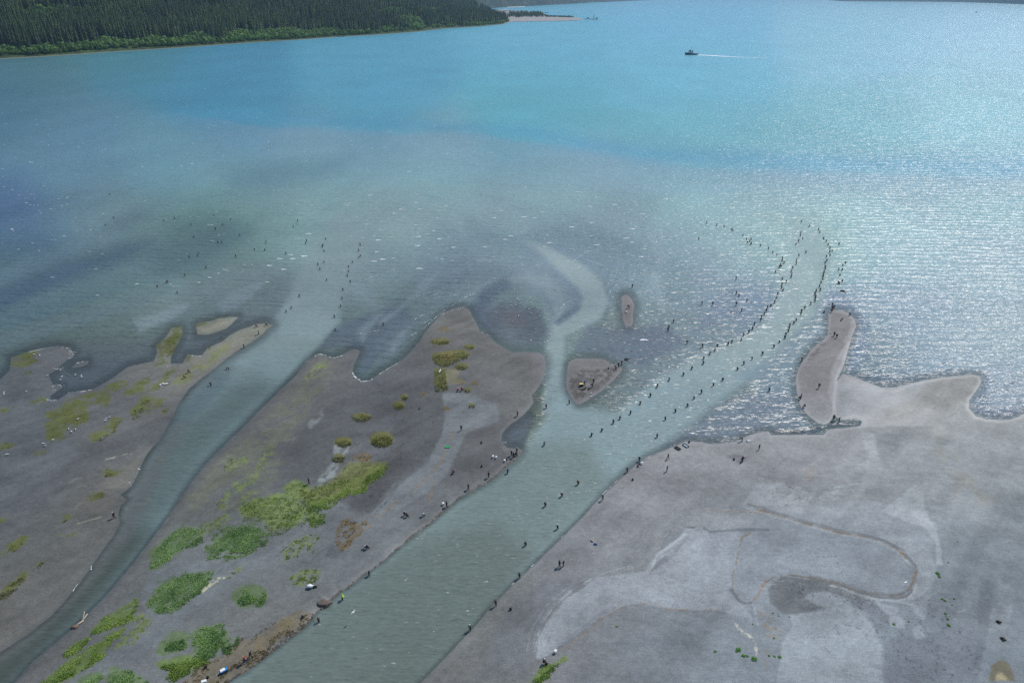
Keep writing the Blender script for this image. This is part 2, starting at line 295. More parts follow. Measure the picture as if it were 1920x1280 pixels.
# the strip of yellow-green film along the small channel
paint(G, T(0, 640, "1300,1280 1400,1150 1600,930 1800,740 2000,560 2300,280 2450,130 2560,180 2380,420 2250,640 2150,900 2000,1100 1800,1290"), (112, 112, 96), 12, .45, 3, brk=.42)
paint(G, T(0, 640, "1330,260 1500,140 1640,40 1740,0 1700,80 1560,190 1420,300 1300,380 1280,340"), (112, 118, 70), 6, .6, 2, brk=.38)
for P in GRASS_S[:2]: paint(G, P, (104, 120, 74), 6, .7, 4)
for P in GRASS_S: paint(G, P, (116, 126, 78), 4, .8, 3, brk=.48, brs=1.6)
# right land
RL = lambda s: T(960, 960, s)
RR = lambda s: T(1440, 960, s)
RM = lambda s: T(1440, 640, s)
paint(G, RL("0,650 250,520 430,500 600,500 540,580 410,650 260,840 200,960 180,1110 100,1280 -300,1280 -150,900"), (110, 111, 119), 10, .75, 2)
paint(G, RL("180,1110 200,960 260,840 410,650 540,580 620,510 1000,460 1060,350 1290,140 1440,150 1480,170 1770,165 1720,210 1640,600 1720,720 1800,820 1600,770 1180,740 960,700 850,715 650,820 380,1000 270,1090 200,1120"), (146, 150, 159), 1.8, .85, .8)
paint(G, RL("1150,150 1280,150 1290,190 1190,250 1100,320 1130,230"), (118, 121, 129), 1.5, .9, .8)
paint(G, RL("1330,190 1280,260 1190,370 1140,400 1020,490 1080,400 1250,260"), (120, 122, 130), 1.5, .9, .8, brk=.3)
paint(G, RL("1280,170 1320,180 1230,250 1150,310 1090,350 1060,430 1030,450 1090,320 1200,250"), (166, 170, 178), 1.2, .8, .8)
paint(G, RL("1480,170 1780,165 1900,160 1920,210 1760,200 1700,230 1680,400 1640,560 1700,700 1760,700 1700,720 1560,600 1480,460 1450,300"), (132, 136, 146), 5, .5, 1)
paint(G, RL("780,1000 900,930 1200,960 1240,1010 1180,1060 1000,1020 860,1080 800,1180"), (113, 117, 126), 6, .6, 3)
paint(G, RR("190,870 160,800 400,760 600,720 760,830 840,1000 870,1200 850,1300 60,1300 100,1000"), (149, 154, 163), 2.5, .75, 1.5)
paint(G, RR("250,680 420,600 560,640 620,700 420,745 260,700"), (144, 148, 157), 4, .6, 2)
paint(G, RR("800,680 950,690 1200,690 1180,800 1140,900 1200,960 1100,1000 920,900 860,760"), (148, 152, 162), 2.5, .7, 2.5, brk=.4)
paint(G, RR("1240,90 1290,300 1300,420 1250,430 1250,260 1150,100 1050,0 1190,0 1200,80"), (154, 157, 166), 2, .7, .6)
paint(G, RR("0,20 400,140 760,200 960,290 1100,420 1200,600 1240,420 1230,250 1150,60 1060,-60 500,-60"), (140, 144, 153), 5, .55, 1)
paint(G, RR("1720,530 1760,560 1840,520 1820,760 1780,900 1640,920 1640,780 1720,700"), (146, 151, 160), 4, .55, 2)
paint(G, RR("20,700 0,600 90,500 440,540 640,600 800,660 700,720 560,650 420,600 280,620 250,680 420,740 200,780 100,770"), (104, 105, 110), 3, .85, 1.5, )
paint(G, RR("600,690 760,670 900,800 900,870 780,800"), (112, 115, 124), 2, .8, 1)
paint(G, RR("860,990 960,930 1130,960 1300,880 1560,900 1640,1000 1560,1300 880,1300"), (112, 116, 126), 5, .8, 3)
paint(G, RR("1580,510 1690,550 1640,920 1600,1100 1530,1200 1560,800"), (106, 112, 121), 3, .7, 2)
paint(G, RR("1100,700 1260,600 1400,700 1560,900 1400,1000 1200,850"), (116, 120, 130), 5, .5, 3)
paint(G, RR("1100,420 1200,560 1180,640 1090,700 950,690 850,665 950,655 1040,620 1090,520"), (122, 127, 137), 2, .7, .6)
paint(G, RM("1100,1090 1160,1170 1170,1280 1240,1420 1100,1400 850,1290 1000,1160"), (158, 161, 168), 2, .75, .8)
paint(G, RM("-100,1080 120,1080 280,1210 100,1230 -200,1260"), (156, 158, 166), 2, .7, 1.5, brk=.3)
paint(G, RM("100,1200 400,1270 800,1230 1000,1150 800,1290 400,1330 0,1300"), (150, 152, 160), 4, .5, 2)
paint(G, RM("810,710 960,700 990,800 980,880 850,890"), (124, 127, 134), 6, .6, 2)
paint(G, RM("250,1110 500,1100 900,1120 800,1210 500,1220 300,1180"), (128, 129, 134), 6, .5, 2)
paint(G, RM("1090,420 1180,330 1300,270 1540,250 1590,270 1480,420 1300,540 1200,500 1100,560 900,600 850,500"), (132, 130, 130), 4, .7, 1)
paint(G, RM("510,300 740,300 900,345 1080,312 1180,300 1060,440 850,520 700,620 520,560"), (150, 152, 158), 6, .5, 2)
paint(G, RM("700,690 790,700 800,800 840,900 760,900 730,780"), (162, 163, 168), 4, .7, 2)
paint(G, RM("1400,1180 1200,660 1280,650 1340,760 1420,900 1600,1130 1700,1210 1600,1240 1480,1100"), (140, 136, 128), 10, .5, 3, brk=.35)
paint(G, RM("280,960 400,960 390,1080 280,1060"), (150, 138, 130), 7, .5, 3, brk=.4)
paint(G, RM("470,230 520,120 600,0 625,0 600,110 540,210 515,300 512,540 490,560 480,470 445,390 470,300"), (156, 152, 158), 3, .8, .5)
paint(G, T(1440, 320, "560,1060 640,1110 650,1200 600,1290 560,1290 620,1180 620,1120"), (146, 142, 146), 2, .7, .5)
paint(G, T(960, 640, "420,280 500,230 650,210 800,200 760,280 640,360 560,420 480,440 430,360"), (82, 78, 78), 3, .8, 2, brk=.42, brs=.9)
paint(G, RM("300,140 340,60 400,0 440,10 380,90 300,150"), (96, 90, 92), 2, .7, 2, brk=.4, brs=.9)
paint(G, T(960, 640, "1600,860 1700,850 1780,880 1700,920 1640,890"), (108, 106, 112), 4, .7, 1)
# vegetation ground tone
for P in GRASS: paint(G, P, (94, 112, 72), 4, .75, 5)
for P in GRASS_Y: paint(G, P, (100, 118, 60), 3, .8, 3)
paint(G, HUM[0], (116, 118, 74), 5, .75, 4)
for P in HUM[1:]: paint(G, P, (104, 102, 58), 1.6, .85, 1.5)
for P in HUM_B: paint(G, P, (112, 92, 62), 1.5, .7, 1.5, brk=.35, brs=.9)
for P in MATS: paint(G, P, (98, 101, 66), 3.5, .7, 4, brk=.2, brs=.5); paint(G, P, (92, 96, 50), 2.5, .7, 3, brk=.45, brs=.6)
paint(G, T(480, 640, "1430,220 1530,215 1500,280 1560,320 1500,340 1450,350 1430,300"), (128, 122, 100), 3, .7, 2)
paint(G, T(480, 640, "1390,90 1470,85 1490,130 1440,180 1400,160"), (124, 112, 74), 4, .7, 1)
DRY = [(330, 1290), (380, 1245), (420, 1225), (445, 1200), (480, 1190), (520, 1165), (560, 1150), (588, 1150), (583, 1162), (560, 1182), (530, 1203), (495, 1230), (460, 1256), (430, 1276), (410, 1300)]
paint(G, DRY, (118, 107, 94), 5, .75, 3)
paint(G, T(480, 960, "0,930 120,850 250,800 300,850 150,960 0,1060"), (130, 116, 84), 6, .5, 2, brk=.4)
paint(G, RR("1640,1290 1660,1180 1730,1110 1800,1150 1850,1290"), (118, 108, 86), 3, .8, 2)
paint(G, RR("1690,1290 1700,1230 1750,1220 1790,1290"), (176, 164, 136), 3, .8, 2)
paint(G, RR("-30,780 20,800 100,920 70,1000 0,960 0,1200 -40,1200"), (132, 122, 114), 3, .6, 2, brk=.46, brs=1.3)
paint(G, RL("1850,770 1910,770 1930,960 1900,1010 1900,900 1860,850"), (136, 122, 112), 3, .65, 2, brk=.48, brs=1.3)
# wrack lines of dry weed, foot tracks
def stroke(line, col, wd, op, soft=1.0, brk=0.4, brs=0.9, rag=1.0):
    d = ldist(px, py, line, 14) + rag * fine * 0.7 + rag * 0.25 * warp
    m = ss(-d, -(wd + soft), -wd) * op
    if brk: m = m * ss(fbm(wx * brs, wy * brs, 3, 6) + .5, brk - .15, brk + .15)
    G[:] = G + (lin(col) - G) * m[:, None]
paint(G, RR('-100,30 200,100 540,190 860,270 1000,360 1070,470 1050,580 950,640 740,625 540,555 300,505 90,485 0,520 -100,700 -260,680 -300,300'), (133, 138, 148), 3, .7, .5)
paint(G, RR('700,190 980,290 1110,420 1110,520 1060,610 960,660 820,650 900,690 1040,700 1160,640 1240,540 1260,440 1200,300 1050,200'), (148, 152, 160), 3, .6, .5)
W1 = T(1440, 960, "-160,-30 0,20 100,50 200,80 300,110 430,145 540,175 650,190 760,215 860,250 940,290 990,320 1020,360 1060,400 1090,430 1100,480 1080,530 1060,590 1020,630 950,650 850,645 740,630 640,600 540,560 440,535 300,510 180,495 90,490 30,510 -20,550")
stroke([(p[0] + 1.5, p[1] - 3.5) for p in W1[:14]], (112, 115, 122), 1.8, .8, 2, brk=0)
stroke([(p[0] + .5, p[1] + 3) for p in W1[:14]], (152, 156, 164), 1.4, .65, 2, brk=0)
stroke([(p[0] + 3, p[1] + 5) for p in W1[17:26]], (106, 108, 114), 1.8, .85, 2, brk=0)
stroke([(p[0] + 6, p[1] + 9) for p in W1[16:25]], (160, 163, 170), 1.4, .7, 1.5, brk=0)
stroke(W1, (126, 110, 94), .9, .9, brk=.3)
stroke(W1[16:28], (104, 100, 98), 1.0, .8, brk=.2)
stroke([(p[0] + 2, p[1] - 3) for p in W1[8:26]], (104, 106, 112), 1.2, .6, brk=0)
stroke(W1[11:18], (136, 116, 98), 2.4, .7, brk=.48)
stroke(T(960, 960, "1900,540 1870,580 1850,640 1800,690"), (140, 112, 92), 2.2, .8)
stroke(T(960, 960, "1840,640 1790,700 1740,710 1690,670 1650,600 1650,500 1670,420 1700,300 1720,210 1780,180"), (128, 114, 100), .8, .8, brk=.3)
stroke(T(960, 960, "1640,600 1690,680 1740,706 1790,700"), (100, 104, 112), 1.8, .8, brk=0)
stroke(T(960, 960, "1260,100 1290,130 1370,130"), (104, 106, 114), .8, .9, brk=0)
stroke(T(960, 960, "1440,140 1480,165 1560,160 1700,150 1920,150"), (104, 107, 116), 1.5, .8, 2, brk=0)
stroke(T(960, 960, "380,1050 460,990 560,910 650,825 750,770 850,720"), (126, 114, 102), .9, .85, brk=.3)
stroke(T(960, 960, "350,1030 440,950 560,870 650,790 760,740"), (112, 116, 128), 3, .5, 3, brk=0)
stroke(T(960, 960, "960,700 1060,705 1180,750 1330,755 1500,755 1600,775 1720,810"), (132, 114, 100), .9, .85)
stroke(T(960, 960, "1180,755 1330,765 1500,765 1640,790"), (116, 119, 128), 1.2, .5, brk=0)
stroke(T(960, 960, "1340,-30 1430,10 1500,0 1900,20"), (142, 128, 112), 1.0, .6)
stroke(T(960, 960, "1670,860 1720,920 1790,960 1820,1010 1830,1090"), (190, 184, 170), 2.0, .8, brk=.52, brs=1.6)
stroke(T(480, 640, "1480,700 1450,760 1420,830 1380,920 1320,1000 1220,1090 1100,1180 1000,1260 900,1340 780,1470"), (130, 112, 96), 1.1, .8, brk=.42)
stroke(T(480, 640, "1320,1060 1320,1130 1300,1220"), (134, 110, 90), .8, .6)
stroke(T(0, 640, "1180,1290 1120,1400"), (100, 100, 100), 1, .3)
stroke(T(0, 960, "1520,610 1580,560 1640,520 1690,500"), (186, 178, 156), 3.0, .85, brk=.5, brs=2.2)
stroke(T(0, 960, "590,95 680,65 760,42"), (150, 148, 138), .5, .8, brk=0)
stroke(T(0, 640, "790,895 850,880 940,850 990,840"), (160, 156, 146), .6, .8, brk=.4)
for q in ["1075,1750 1090,1500 1080,1450", "1200,1950 1450,1700"]: pass
for ln in ["900,1290 1000,1200 1080,1060 1085,900 1090,760 1100,560", "780,1290 900,1190 1040,1060 1180,960", "1100,760 1200,740 1300,770"]:
    stroke(T(480, 640, ln), (72, 71, 80), .35, .7, .6, brk=.5, brs=2.0)
for ln in ["320,560 470,700 600,830 700,930 850,1080 1000,1260", "380,740 560,860 700,900 760,980 830,1060 1000,1130 1200,1290", "1100,800 1200,1000 1350,1150 1500,1280", "1240,600 1400,740 1560,820 1700,900 1900,1010",
           "200,880 300,950 420,1040 500,1130 620,1250", "1130,840 1300,1100 1480,1240", "700,640 800,720 900,820 1000,940", "1080,980 1250,1060 1450,1110", "500,860 520,930 580,1000", "340,360 500,350 560,520"]:
    stroke(RR(ln), (96, 99, 108), .35, .75, .6, brk=.52, brs=2.4)
for ln in ["0,1000 120,890 160,880", "0,1020 160,1110 300,1240", "820,610 1050,540 1160,510 1250,500 1280,480 1220,440", "1150,520 1350,520", "1340,570 1400,550 1440,500"]:
    stroke(RM(ln), (104, 103, 108), .35, .7, .6, brk=.5, brs=2.0)
for ln in ["240,1080 350,740 500,700", "750,520 770,450", "800,560 900,450 950,400", "420,850 560,800", "240,870 330,760 420,640", "1460,440 1500,560 1640,720"]:
    stroke(RL(ln), (104, 107, 116), .35, .6, .6, brk=.5, brs=2.0)
for k in range(26):                                     # combed streaks where the tide drained off the flat
    a = R(200 + k * 3.2 + random.uniform(-1, 1)); r0, r1 = random.uniform(14, 26), random.uniform(34, 62); cx, cy = 1500, 905
    stroke([(cx + 28 + math.cos(a) * -r0 * 1.5, cy + 10 + abs(math.sin(a)) * r0 * .6 + k * .5), (cx + 60 + math.cos(a) * -r1 * 1.2, cy - 2 + abs(math.sin(a)) * r1 * .35 + k * 1.1)], (158, 161, 168), .4, .5, .8, brk=.3)
for k in range(16):
    y0 = 900 + k * 3.0; stroke([(1420 + k * 3, y0 + random.uniform(-2, 2)), (1462 + k * 3.4, y0 + 8), (1500 + k * 4, y0 + 18)], (160, 162, 168), .5, .55, 1.0, brk=.35)
for k in range(70):                                     # drainage rills towards the waterline
    x = random.uniform(1000, 1880); y = random.uniform(850, 1240); a = R(random.gauss(-38, 14)); l = random.uniform(15, 55); bd = random.uniform(-.4, .4)
    stroke([(x, y), (x + l * .5 * math.cos(a), y + l * .5 * math.sin(a)), (x + l * .9 * math.cos(a + bd), y + l * .9 * math.sin(a + bd))], random.choice([(154, 158, 165), (116, 119, 127), (112, 114, 121)]), .3, .45, .9, brk=.4)
for k in range(60):                                     # drag lines on the left and middle flats
    x = random.uniform(0, 900); y = random.uniform(720, 1200); a = R(random.gauss(-42, 10)); l = random.uniform(20, 70)
    stroke([(x, y), (x + l * .5 * math.cos(a), y + l * .5 * math.sin(a)), (x + l * .9 * math.cos(a + .15), y + l * .9 * math.sin(a + .15))], random.choice([(120, 122, 126), (80, 81, 88), (84, 85, 92)]), .35, .5, 1.2, brk=.4)
for k in range(40):                                     # long flow lines round the bends
    q = random.choice([0, 1, 2]); o = random.uniform(-18, 18)
    if q == 0: L_ = [(1005 + o, 1225), (1015 + o, 1180), (1040 + o, 1140), (1080 + o, 1105), (1130 + o, 1080), (1200 + o, 1060), (1260 + o, 1030)]
    elif q == 1: L_ = [(1330, 968 + o * .5), (1400, 958 + o * .5), (1480, 972 + o * .5), (1580, 995 + o * .6), (1670, 1015 + o), (1730 + o, 1060), (1745 + o, 1110), (1710 + o * .6, 1140)]
    else: L_ = [(1420 + o, 1180), (1410 + o, 1130), (1430, 1100 + o * .4), (1500, 1098 + o * .4), (1580, 1118 + o * .4), (1650, 1142 + o * .4)]
    stroke(L_, random.choice([(158, 161, 168), (116, 120, 128)]), .35, .35, .8, brk=.42, brs=.5)
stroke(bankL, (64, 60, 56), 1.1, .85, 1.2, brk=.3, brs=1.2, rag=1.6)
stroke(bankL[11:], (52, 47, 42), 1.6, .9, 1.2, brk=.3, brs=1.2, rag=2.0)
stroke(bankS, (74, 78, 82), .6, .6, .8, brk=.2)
stroke([(787, 1280), (855, 1210), (917, 1140), (960, 1096), (997, 1062), (1060, 1000), (1130, 927), (1190, 872), (1240, 845), (1282, 828)], (88, 92, 98), 1.2, .7, 1.2, brk=.2)
spk = ss(vn(wx * 3.1, wy * 2.2, 3) + .5 * vn(wx * 6.3, wy * 5.1, 4), .36, .46)
def speck(poly, amt):
    m = ss(sdist(px, py, poly, 40) + 2 * warp, -18, 18) * spk * amt; G[:] = G * (1 - m)[:, None]
speck(RR("560,640 900,720 1250,600 1560,900 1640,1000 1560,1300 880,1300 800,1000 640,760"), .45); speck(RR("20,520 440,540 640,620 700,720 420,700 100,640"), .5); speck(RM("-50,960 120,1000 300,1220 200,1300 0,1200"), .35)
speck(T(960, 640, "420,280 500,230 800,200 760,280 560,420 480,440"), .5); speck(T(480, 640, "300,1100 600,800 1000,500 1400,560 1300,880 900,1280 500,1290"), .3); speck(LAND_RIGHT, .05); speck(LAND_MID, .12); speck(LAND_LEFT, .10)
# general mottling, streaked along the flow, and the damp rim next to the water
mott = fbm(wx * 0.10 + wy * 0.06, wy * 0.16, 5, 2) * 0.26 + 0.10 * fbm(wx * 1.7, wy * 1.7, 3, 4) + 0.16 * fbm((wx + wy) * 0.05, (wy - wx) * 0.30, 4, 6)
G *= (1 + 1.15 * mott)[:, None]
damp = ss(-sdm, -1.6 - 1.0 * vn(wx * .2, wy * .2, 5), -0.2)
G *= (1 - 0.12 * damp * (sdm > -3))[:, None]
uw = ss(-SD, 0, 14)[:, None]; G = G * (1 - .16 * ss(-sdm, 0, .4)[:, None]); G = G * (1 - uw) + lin((96, 102, 110)) * uw
wet = np.clip(damp * 0.8 + 0.5 * lows + 0.30 * ss(fbm(wx * .06, wy * .06, 3, 1), 0.0, 0.4) * (px > 1100), 0, 1)
# low swells under the grass and the hummocks
veg = np.zeros(px.shape)
for P in GRASS + GRASS_Y: veg = np.maximum(veg, ss(sdist(px, py, P, 8), 0, 8) * 0.10)
for P in HUM[1:]: veg = np.maximum(veg, ss(sdist(px, py, P, 6), -1, 3) * 0.20)
Z += veg
NX, NY = len(gx), len(gy)
idx = np.arange(NX * NY).reshape(NY, NX)
quads = np.stack([idx[1:, :-1], idx[1:, 1:], idx[:-1, 1:], idx[:-1, :-1]], -1).reshape(-1, 4)
K_G = 0.86                                              # display value -> base colour under this sun and sky
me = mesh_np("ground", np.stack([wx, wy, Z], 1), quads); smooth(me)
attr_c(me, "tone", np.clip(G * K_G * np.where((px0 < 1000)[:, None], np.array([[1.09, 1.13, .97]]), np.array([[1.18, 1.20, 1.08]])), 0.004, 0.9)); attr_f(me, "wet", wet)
Zgrid = Z.reshape(NY, NX)
def ground_z(x, y):                                     # height of the ground at a photo pixel
    i = int(np.clip(np.searchsorted(gx, x) - 1, 0, NX - 2)); j = int(np.clip(np.searchsorted(gy, y) - 1, 0, NY - 2))
    fx = (x - gx[i]) / (gx[i + 1] - gx[i]); fy = (y - gy[j]) / (gy[j + 1] - gy[j])
    return float((Zgrid[j, i] * (1 - fx) + Zgrid[j, i + 1] * fx) * (1 - fy) + (Zgrid[j + 1, i] * (1 - fx) + Zgrid[j + 1, i + 1] * fx) * fy)
b = NB("silt_and_gravel"); pos = b.node("ShaderNodeNewGeometry").outputs["Position"]
tone = b.attr("tone", "Color"); wetn = b.attr("wet")
n1 = b.noise(pos, 3.5, 5, .7); n2 = b.noise(pos, 0.7, 4, .6); v = b.node("ShaderNodeTexVoronoi", {"Vector": pos, "Scale": 2.6}, feature='F1').outputs[0]
st = b.node("ShaderNodeMapping", {"Vector": pos, "Rotation": (0, 0, R(-38)), "Scale": (0.5, 3.0, 1)}).outputs[0]
n3 = b.noise(st, 1.0, 4, .6)
f = b.math('ADD', b.rng(n1, .3, .7, -.26, .22), b.rng(n2, .3, .7, -.10, .10)); f = b.math('ADD', f, b.rng(n3, .3, .7, -.07, .07))
f = b.math('ADD', f, b.rng(v, 0.0, 0.10, -.35, 0.0)); f = b.math('ADD', f, 1.0)
sp = b.node("ShaderNodeMapRange", {"Value": v, "From Min": 0.0, "From Max": 0.12, "To Min": -0.35, "To Max": 0.0})
cs = b.vmath('SCALE', tone); b.l.new(f, cs.node.inputs["Scale"])
bh = b.math('ADD', b.math('MULTIPLY', n1, .05), b.math('MULTIPLY', n3, .10))
bump = b.node("ShaderNodeBump", {"Height": bh, "Distance": 1.0, "Strength": 0.55}).outputs[0]
ro = b.rng(wetn, 0, 1, .92, .48)
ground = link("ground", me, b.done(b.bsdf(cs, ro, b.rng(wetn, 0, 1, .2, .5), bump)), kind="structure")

# ------------------------------------------------------------------ water
qx = axis([(-900, -100, 25), (-100, 2020, 5.0), (2020, 2901, 30)])
qy = axis([(-7, -6, 0.2), (-6, 10, 0.8), (10, 40, 2.5), (40, 1300, 4.0), (1300, 2000, 40)])
QX, QY = np.meshgrid(qx, qy); px = QX.ravel(); py = QY.ravel(); wx, wy = up(px, py)
warp = np.clip(7.0 * fbm(wx * 0.035, wy * 0.02, 4, 1), -7, 7); fine = 1.0 * fbm(wx * .3, wy * .3, 3, 3)
WPT = [(1300, 20, (98, 168, 202)), (1000, 60, (92, 166, 196)), (700, 120, (84, 155, 188)), (400, 150, (70, 136, 172)), (250, 110, (74, 132, 156)), (60, 130, (78, 122, 140)), (0, 180, (76, 118, 150)), (700, 200, (82, 152, 184)),
 (450, 220, (72, 138, 174)), (150, 240, (92, 132, 162)), (1000, 220, (88, 162, 184)), (1300, 150, (96, 170, 198)), (1300, 260, (98, 166, 184)), (1600, 60, (118, 176, 202)), (1600, 250, (104, 168, 186)), (1850, 200, (120, 178, 196)),
 (1850, 60, (126, 180, 206)), (300, 300, (104, 140, 162)), (600, 300, (118, 150, 166)), (800, 300, (122, 154, 168)), (1050, 340, (124, 154, 168)), (1300, 350, (124, 158, 172)), (1600, 350, (126, 162, 178)), (1850, 350, (122, 160, 178)),
 (60, 400, (68, 94, 138)), (200, 400, (92, 114, 142)), (100, 330, (92, 124, 156)), (420, 330, (108, 140, 156)), (420, 430, (88, 116, 132)), (550, 400, (118, 144, 158)), (750, 420, (122, 142, 158)), (950, 420, (118, 138, 156)), (1150, 420, (118, 138, 156)),
 (850, 520, (102, 118, 144)), (700, 520, (112, 132, 148)), (1100, 480, (104, 120, 146)), (900, 560, (92, 106, 128)), (1280, 480, (118, 140, 160)), (1250, 560, (108, 126, 146)), (1380, 560, (100, 116, 142)), (1400, 470, (124, 148, 164)), (1500, 430, (128, 156, 168)),
 (1700, 450, (128, 156, 176)), (1850, 500, (130, 152, 174)), (1700, 600, (120, 140, 168)), (1850, 650, (130, 148, 170)), (1620, 660, (92, 108, 134)), (1150, 640, (96, 108, 126)), (1280, 640, (98, 112, 138)),
 (60, 540, (70, 92, 122)), (200, 560, (78, 98, 118)), (300, 480, (76, 100, 118)), (350, 560, (100, 116, 134)), (460, 560, (100, 112, 130)), (120, 640, (68, 82, 104)), (250, 640, (74, 86, 106)), (180, 700, (66, 74, 94)), (400, 640, (72, 82, 104)),
 (700, 640, (78, 92, 112)), (760, 600, (82, 96, 118)), (1850, 760, (130, 140, 160)), (1440, 760, (96, 110, 130)), (1400, 800, (92, 100, 118)), (960, 820, (84, 94, 104)), (980, 790, (90, 98, 110)),
 (0, 2000, (80, 92, 92)), (1000, 640, (112, 134, 144)), (1600, 800, (84, 100, 116))]
WPT = [(x, y, (c[0] + 7, c[1] + 4, c[2] - 8) if y < 270 else (c[0] + 8 + (c[0] < 100) * 7, c[1] + 12 + (c[0] < 100) * 6, c[2] + 1)) for x, y, c in WPT]
Wc = field(WPT, px, py, 62.0)
calm = np.zeros(px.shape)
def wpaint(poly, col, soft, op=1.0, rag=1.0, c=0.0, brk=0, crisp=False):
    kf = 1 + (0.4 if crisp else 2.4) * ss(-py, -590, -430); s = sdist(px, py, poly, soft * 5 + 24) + rag * warp; m = ss(s / kf, -soft, soft) * op
    if brk: m = m * ss(fbm(wx * .05, wy * .03, 4, 5) + .5, brk - .25, brk + .25)
    Wc[:] = Wc + (lin(col) - Wc) * m[:, None]; calm[:] = calm + (c - calm) * m * (c > 0); return m
fx_ = [-900, 0, 180, 260, 300, 440, 520, 640, 760, 900, 1000, 1100, 1200, 1300, 1400, 1600, 1920, 2900]; fy_ = [150, 150, 168, 176, 214, 230, 236, 242, 248, 252, 264, 282, 298, 310, 318, 324, 332, 340]
tf = py - np.interp(px, fx_, fy_) + 1.6 * warp
m = ss(tf, -3, 5) * ss(-tf, -120, -8) * ss(px, 250, 460) * .5; Wc += (lin((126, 152, 166)) - Wc) * m[:, None]
m = ss(-tf, -3, 5) * ss(tf, -75, -5) * ss(px, 250, 460) * .15; Wc += (lin((90, 154, 172)) - Wc) * m[:, None]
# teal deep water edge (north of it blue, south of it silty)
wpaint([(440, 222), (520, 232), (640, 240), (760, 245), (900, 247), (1000, 262), (1100, 285), (1200, 300), (1400, 318), (1600, 322), (1920, 330), (1920, 300), (1500, 290), (1200, 275), (1000, 240), (700, 222), (450, 205)], (84, 150, 178), 5, .55, .8)
wpaint([(180, 165), (260, 170), (285, 200), (300, 215), (440, 228), (440, 210), (320, 190), (280, 160)], (74, 138, 168), 12, .4, 1)
# left bay: dark tongues and pale tongues
wpaint([(-50, 560), (0, 540), (60, 515), (140, 480), (200, 465), (290, 440), (350, 425), (420, 410), (470, 430), (445, 460), (390, 500), (330, 525), (280, 535), (200, 560), (100, 590), (-50, 640)], (84, 108, 120), 9, .65, 1)
wpaint([(-50, 555), (40, 520), (140, 482), (220, 462), (280, 455), (220, 495), (130, 530), (30, 570), (-50, 600)], (68, 90, 112), 8, .7, 1)
wpaint([(-50, 548), (0, 534), (80, 500), (150, 470), (240, 435), (230, 425), (130, 455), (60, 485), (-50, 520)], (92, 116, 134), 6, .6, .6)
wpaint([(-50, 650), (60, 605), (160, 580), (250, 545), (300, 528), (330, 540), (250, 580), (150, 610), (60, 635), (-50, 670)], (92, 112, 122), 6, .6, .8)
wpaint([(-60, 330), (30, 330), (80, 365), (60, 400), (0, 420), (-60, 430)], (74, 98, 140), 14, .5, 1)
wpaint([(420, 330), (480, 310), (600, 300), (660, 292), (640, 320), (560, 350), (500, 370), (430, 360)], (98, 130, 142), 8, .6, 1)
# small channel plume
wpaint([(-60, 1400), (27, 1280), (200, 1115), (322, 959), (390, 865), (480, 775), (590, 665), (640, 600), (560, 545), (535, 580), (500, 620), (450, 655), (400, 692), (335, 757), (300, 825), (250, 905), (225, 980), (150, 1092), (50, 1190), (-200, 1340)], (122, 142, 146), 7, .85, .7, .75)
wpaint([(-60, 1400), (27, 1280), (200, 1115), (322, 959), (390, 865), (480, 775), (530, 725), (480, 700), (420, 720), (330, 790), (250, 905), (225, 980), (150, 1092), (50, 1190), (-200, 1340)], (90, 105, 105), 36, .85, .7, .75)
wpaint([(-60, 1400), (27, 1280), (180, 1130), (290, 1000), (240, 990), (150, 1092), (50, 1190), (-200, 1340)], (76, 86, 87), 30, .85, .7, .75)
wpaint([(395, 700), (440, 690), (400, 740), (350, 800), (310, 870), (285, 920), (245, 1000), (180, 1080), (100, 1160), (0, 1240), (-100, 1300), (-100, 1250), (50, 1185), (150, 1088), (222, 968), (255, 895), (300, 825), (335, 757)], (96, 100, 102), 14, .65, 1.5)
wpaint([(340, 760), (400, 700), (440, 680), (420, 730), (380, 770), (340, 800), (325, 790)], (92, 112, 118), 6, .6, 1)
wpaint([(560, 590), (640, 560), (760, 600), (720, 590), (700, 540), (760, 500), (700, 480), (640, 470), (590, 520)], (126, 146, 155), 16, .7, 1)
wpaint([(628, 610), (650, 600), (760, 560), (780, 600), (720, 640), (700, 690), (680, 705), (668, 700), (676, 660), (650, 650), (600, 655)], (90, 104, 120), 8, .75, 1)
wpaint([(700, 640), (740, 600), (800, 590), (770, 640), (735, 680), (705, 695)], (100, 116, 130), 8, .6, 1)
wpaint([(590, 640), (640, 610), (650, 560), (690, 500), (700, 440), (640, 400), (600, 430), (570, 490), (545, 560), (500, 620)], (128, 148, 154), 9, .75, 1.2, .5)
# middle curl of silt
wpaint([(1020, 775), (1022, 720), (1026, 650), (1030, 610), (1060, 612), (1060, 690), (1064, 735), (1085, 772)], (140, 158, 161), 7, .8, .5, .6)
wpaint([(1030, 640), (1060, 625), (1100, 610), (1130, 590), (1140, 560), (1128, 525), (1090, 490), (1030, 460), (970, 470), (940, 510), (975, 540), (1015, 560), (1026, 600)], (116, 134, 147), 12, .65, 1.4, .4, crisp=True)
wpaint([(1030, 640), (1062, 628), (1098, 614), (1128, 594), (1140, 566), (1128, 530), (1094, 498), (1056, 476), (1015, 456), (975, 448), (1010, 470), (1030, 490), (1058, 512), (1088, 536), (1100, 560), (1090, 580), (1064, 596), (1034, 612)], (142, 160, 163), 5, .8, .7, .6, crisp=True)
wpaint([(1032, 612), (1044, 590), (1040, 566), (1022, 545), (990, 530), (960, 528), (950, 520), (990, 508), (1030, 520), (1056, 545), (1062, 575), (1048, 600)], (132, 150, 157), 6, .65, .9, .5, crisp=True)
wpaint([(1040, 604), (1056, 590), (1080, 574), (1086, 580), (1066, 597), (1048, 610)], (96, 110, 128), 3, .7, .4, crisp=True)
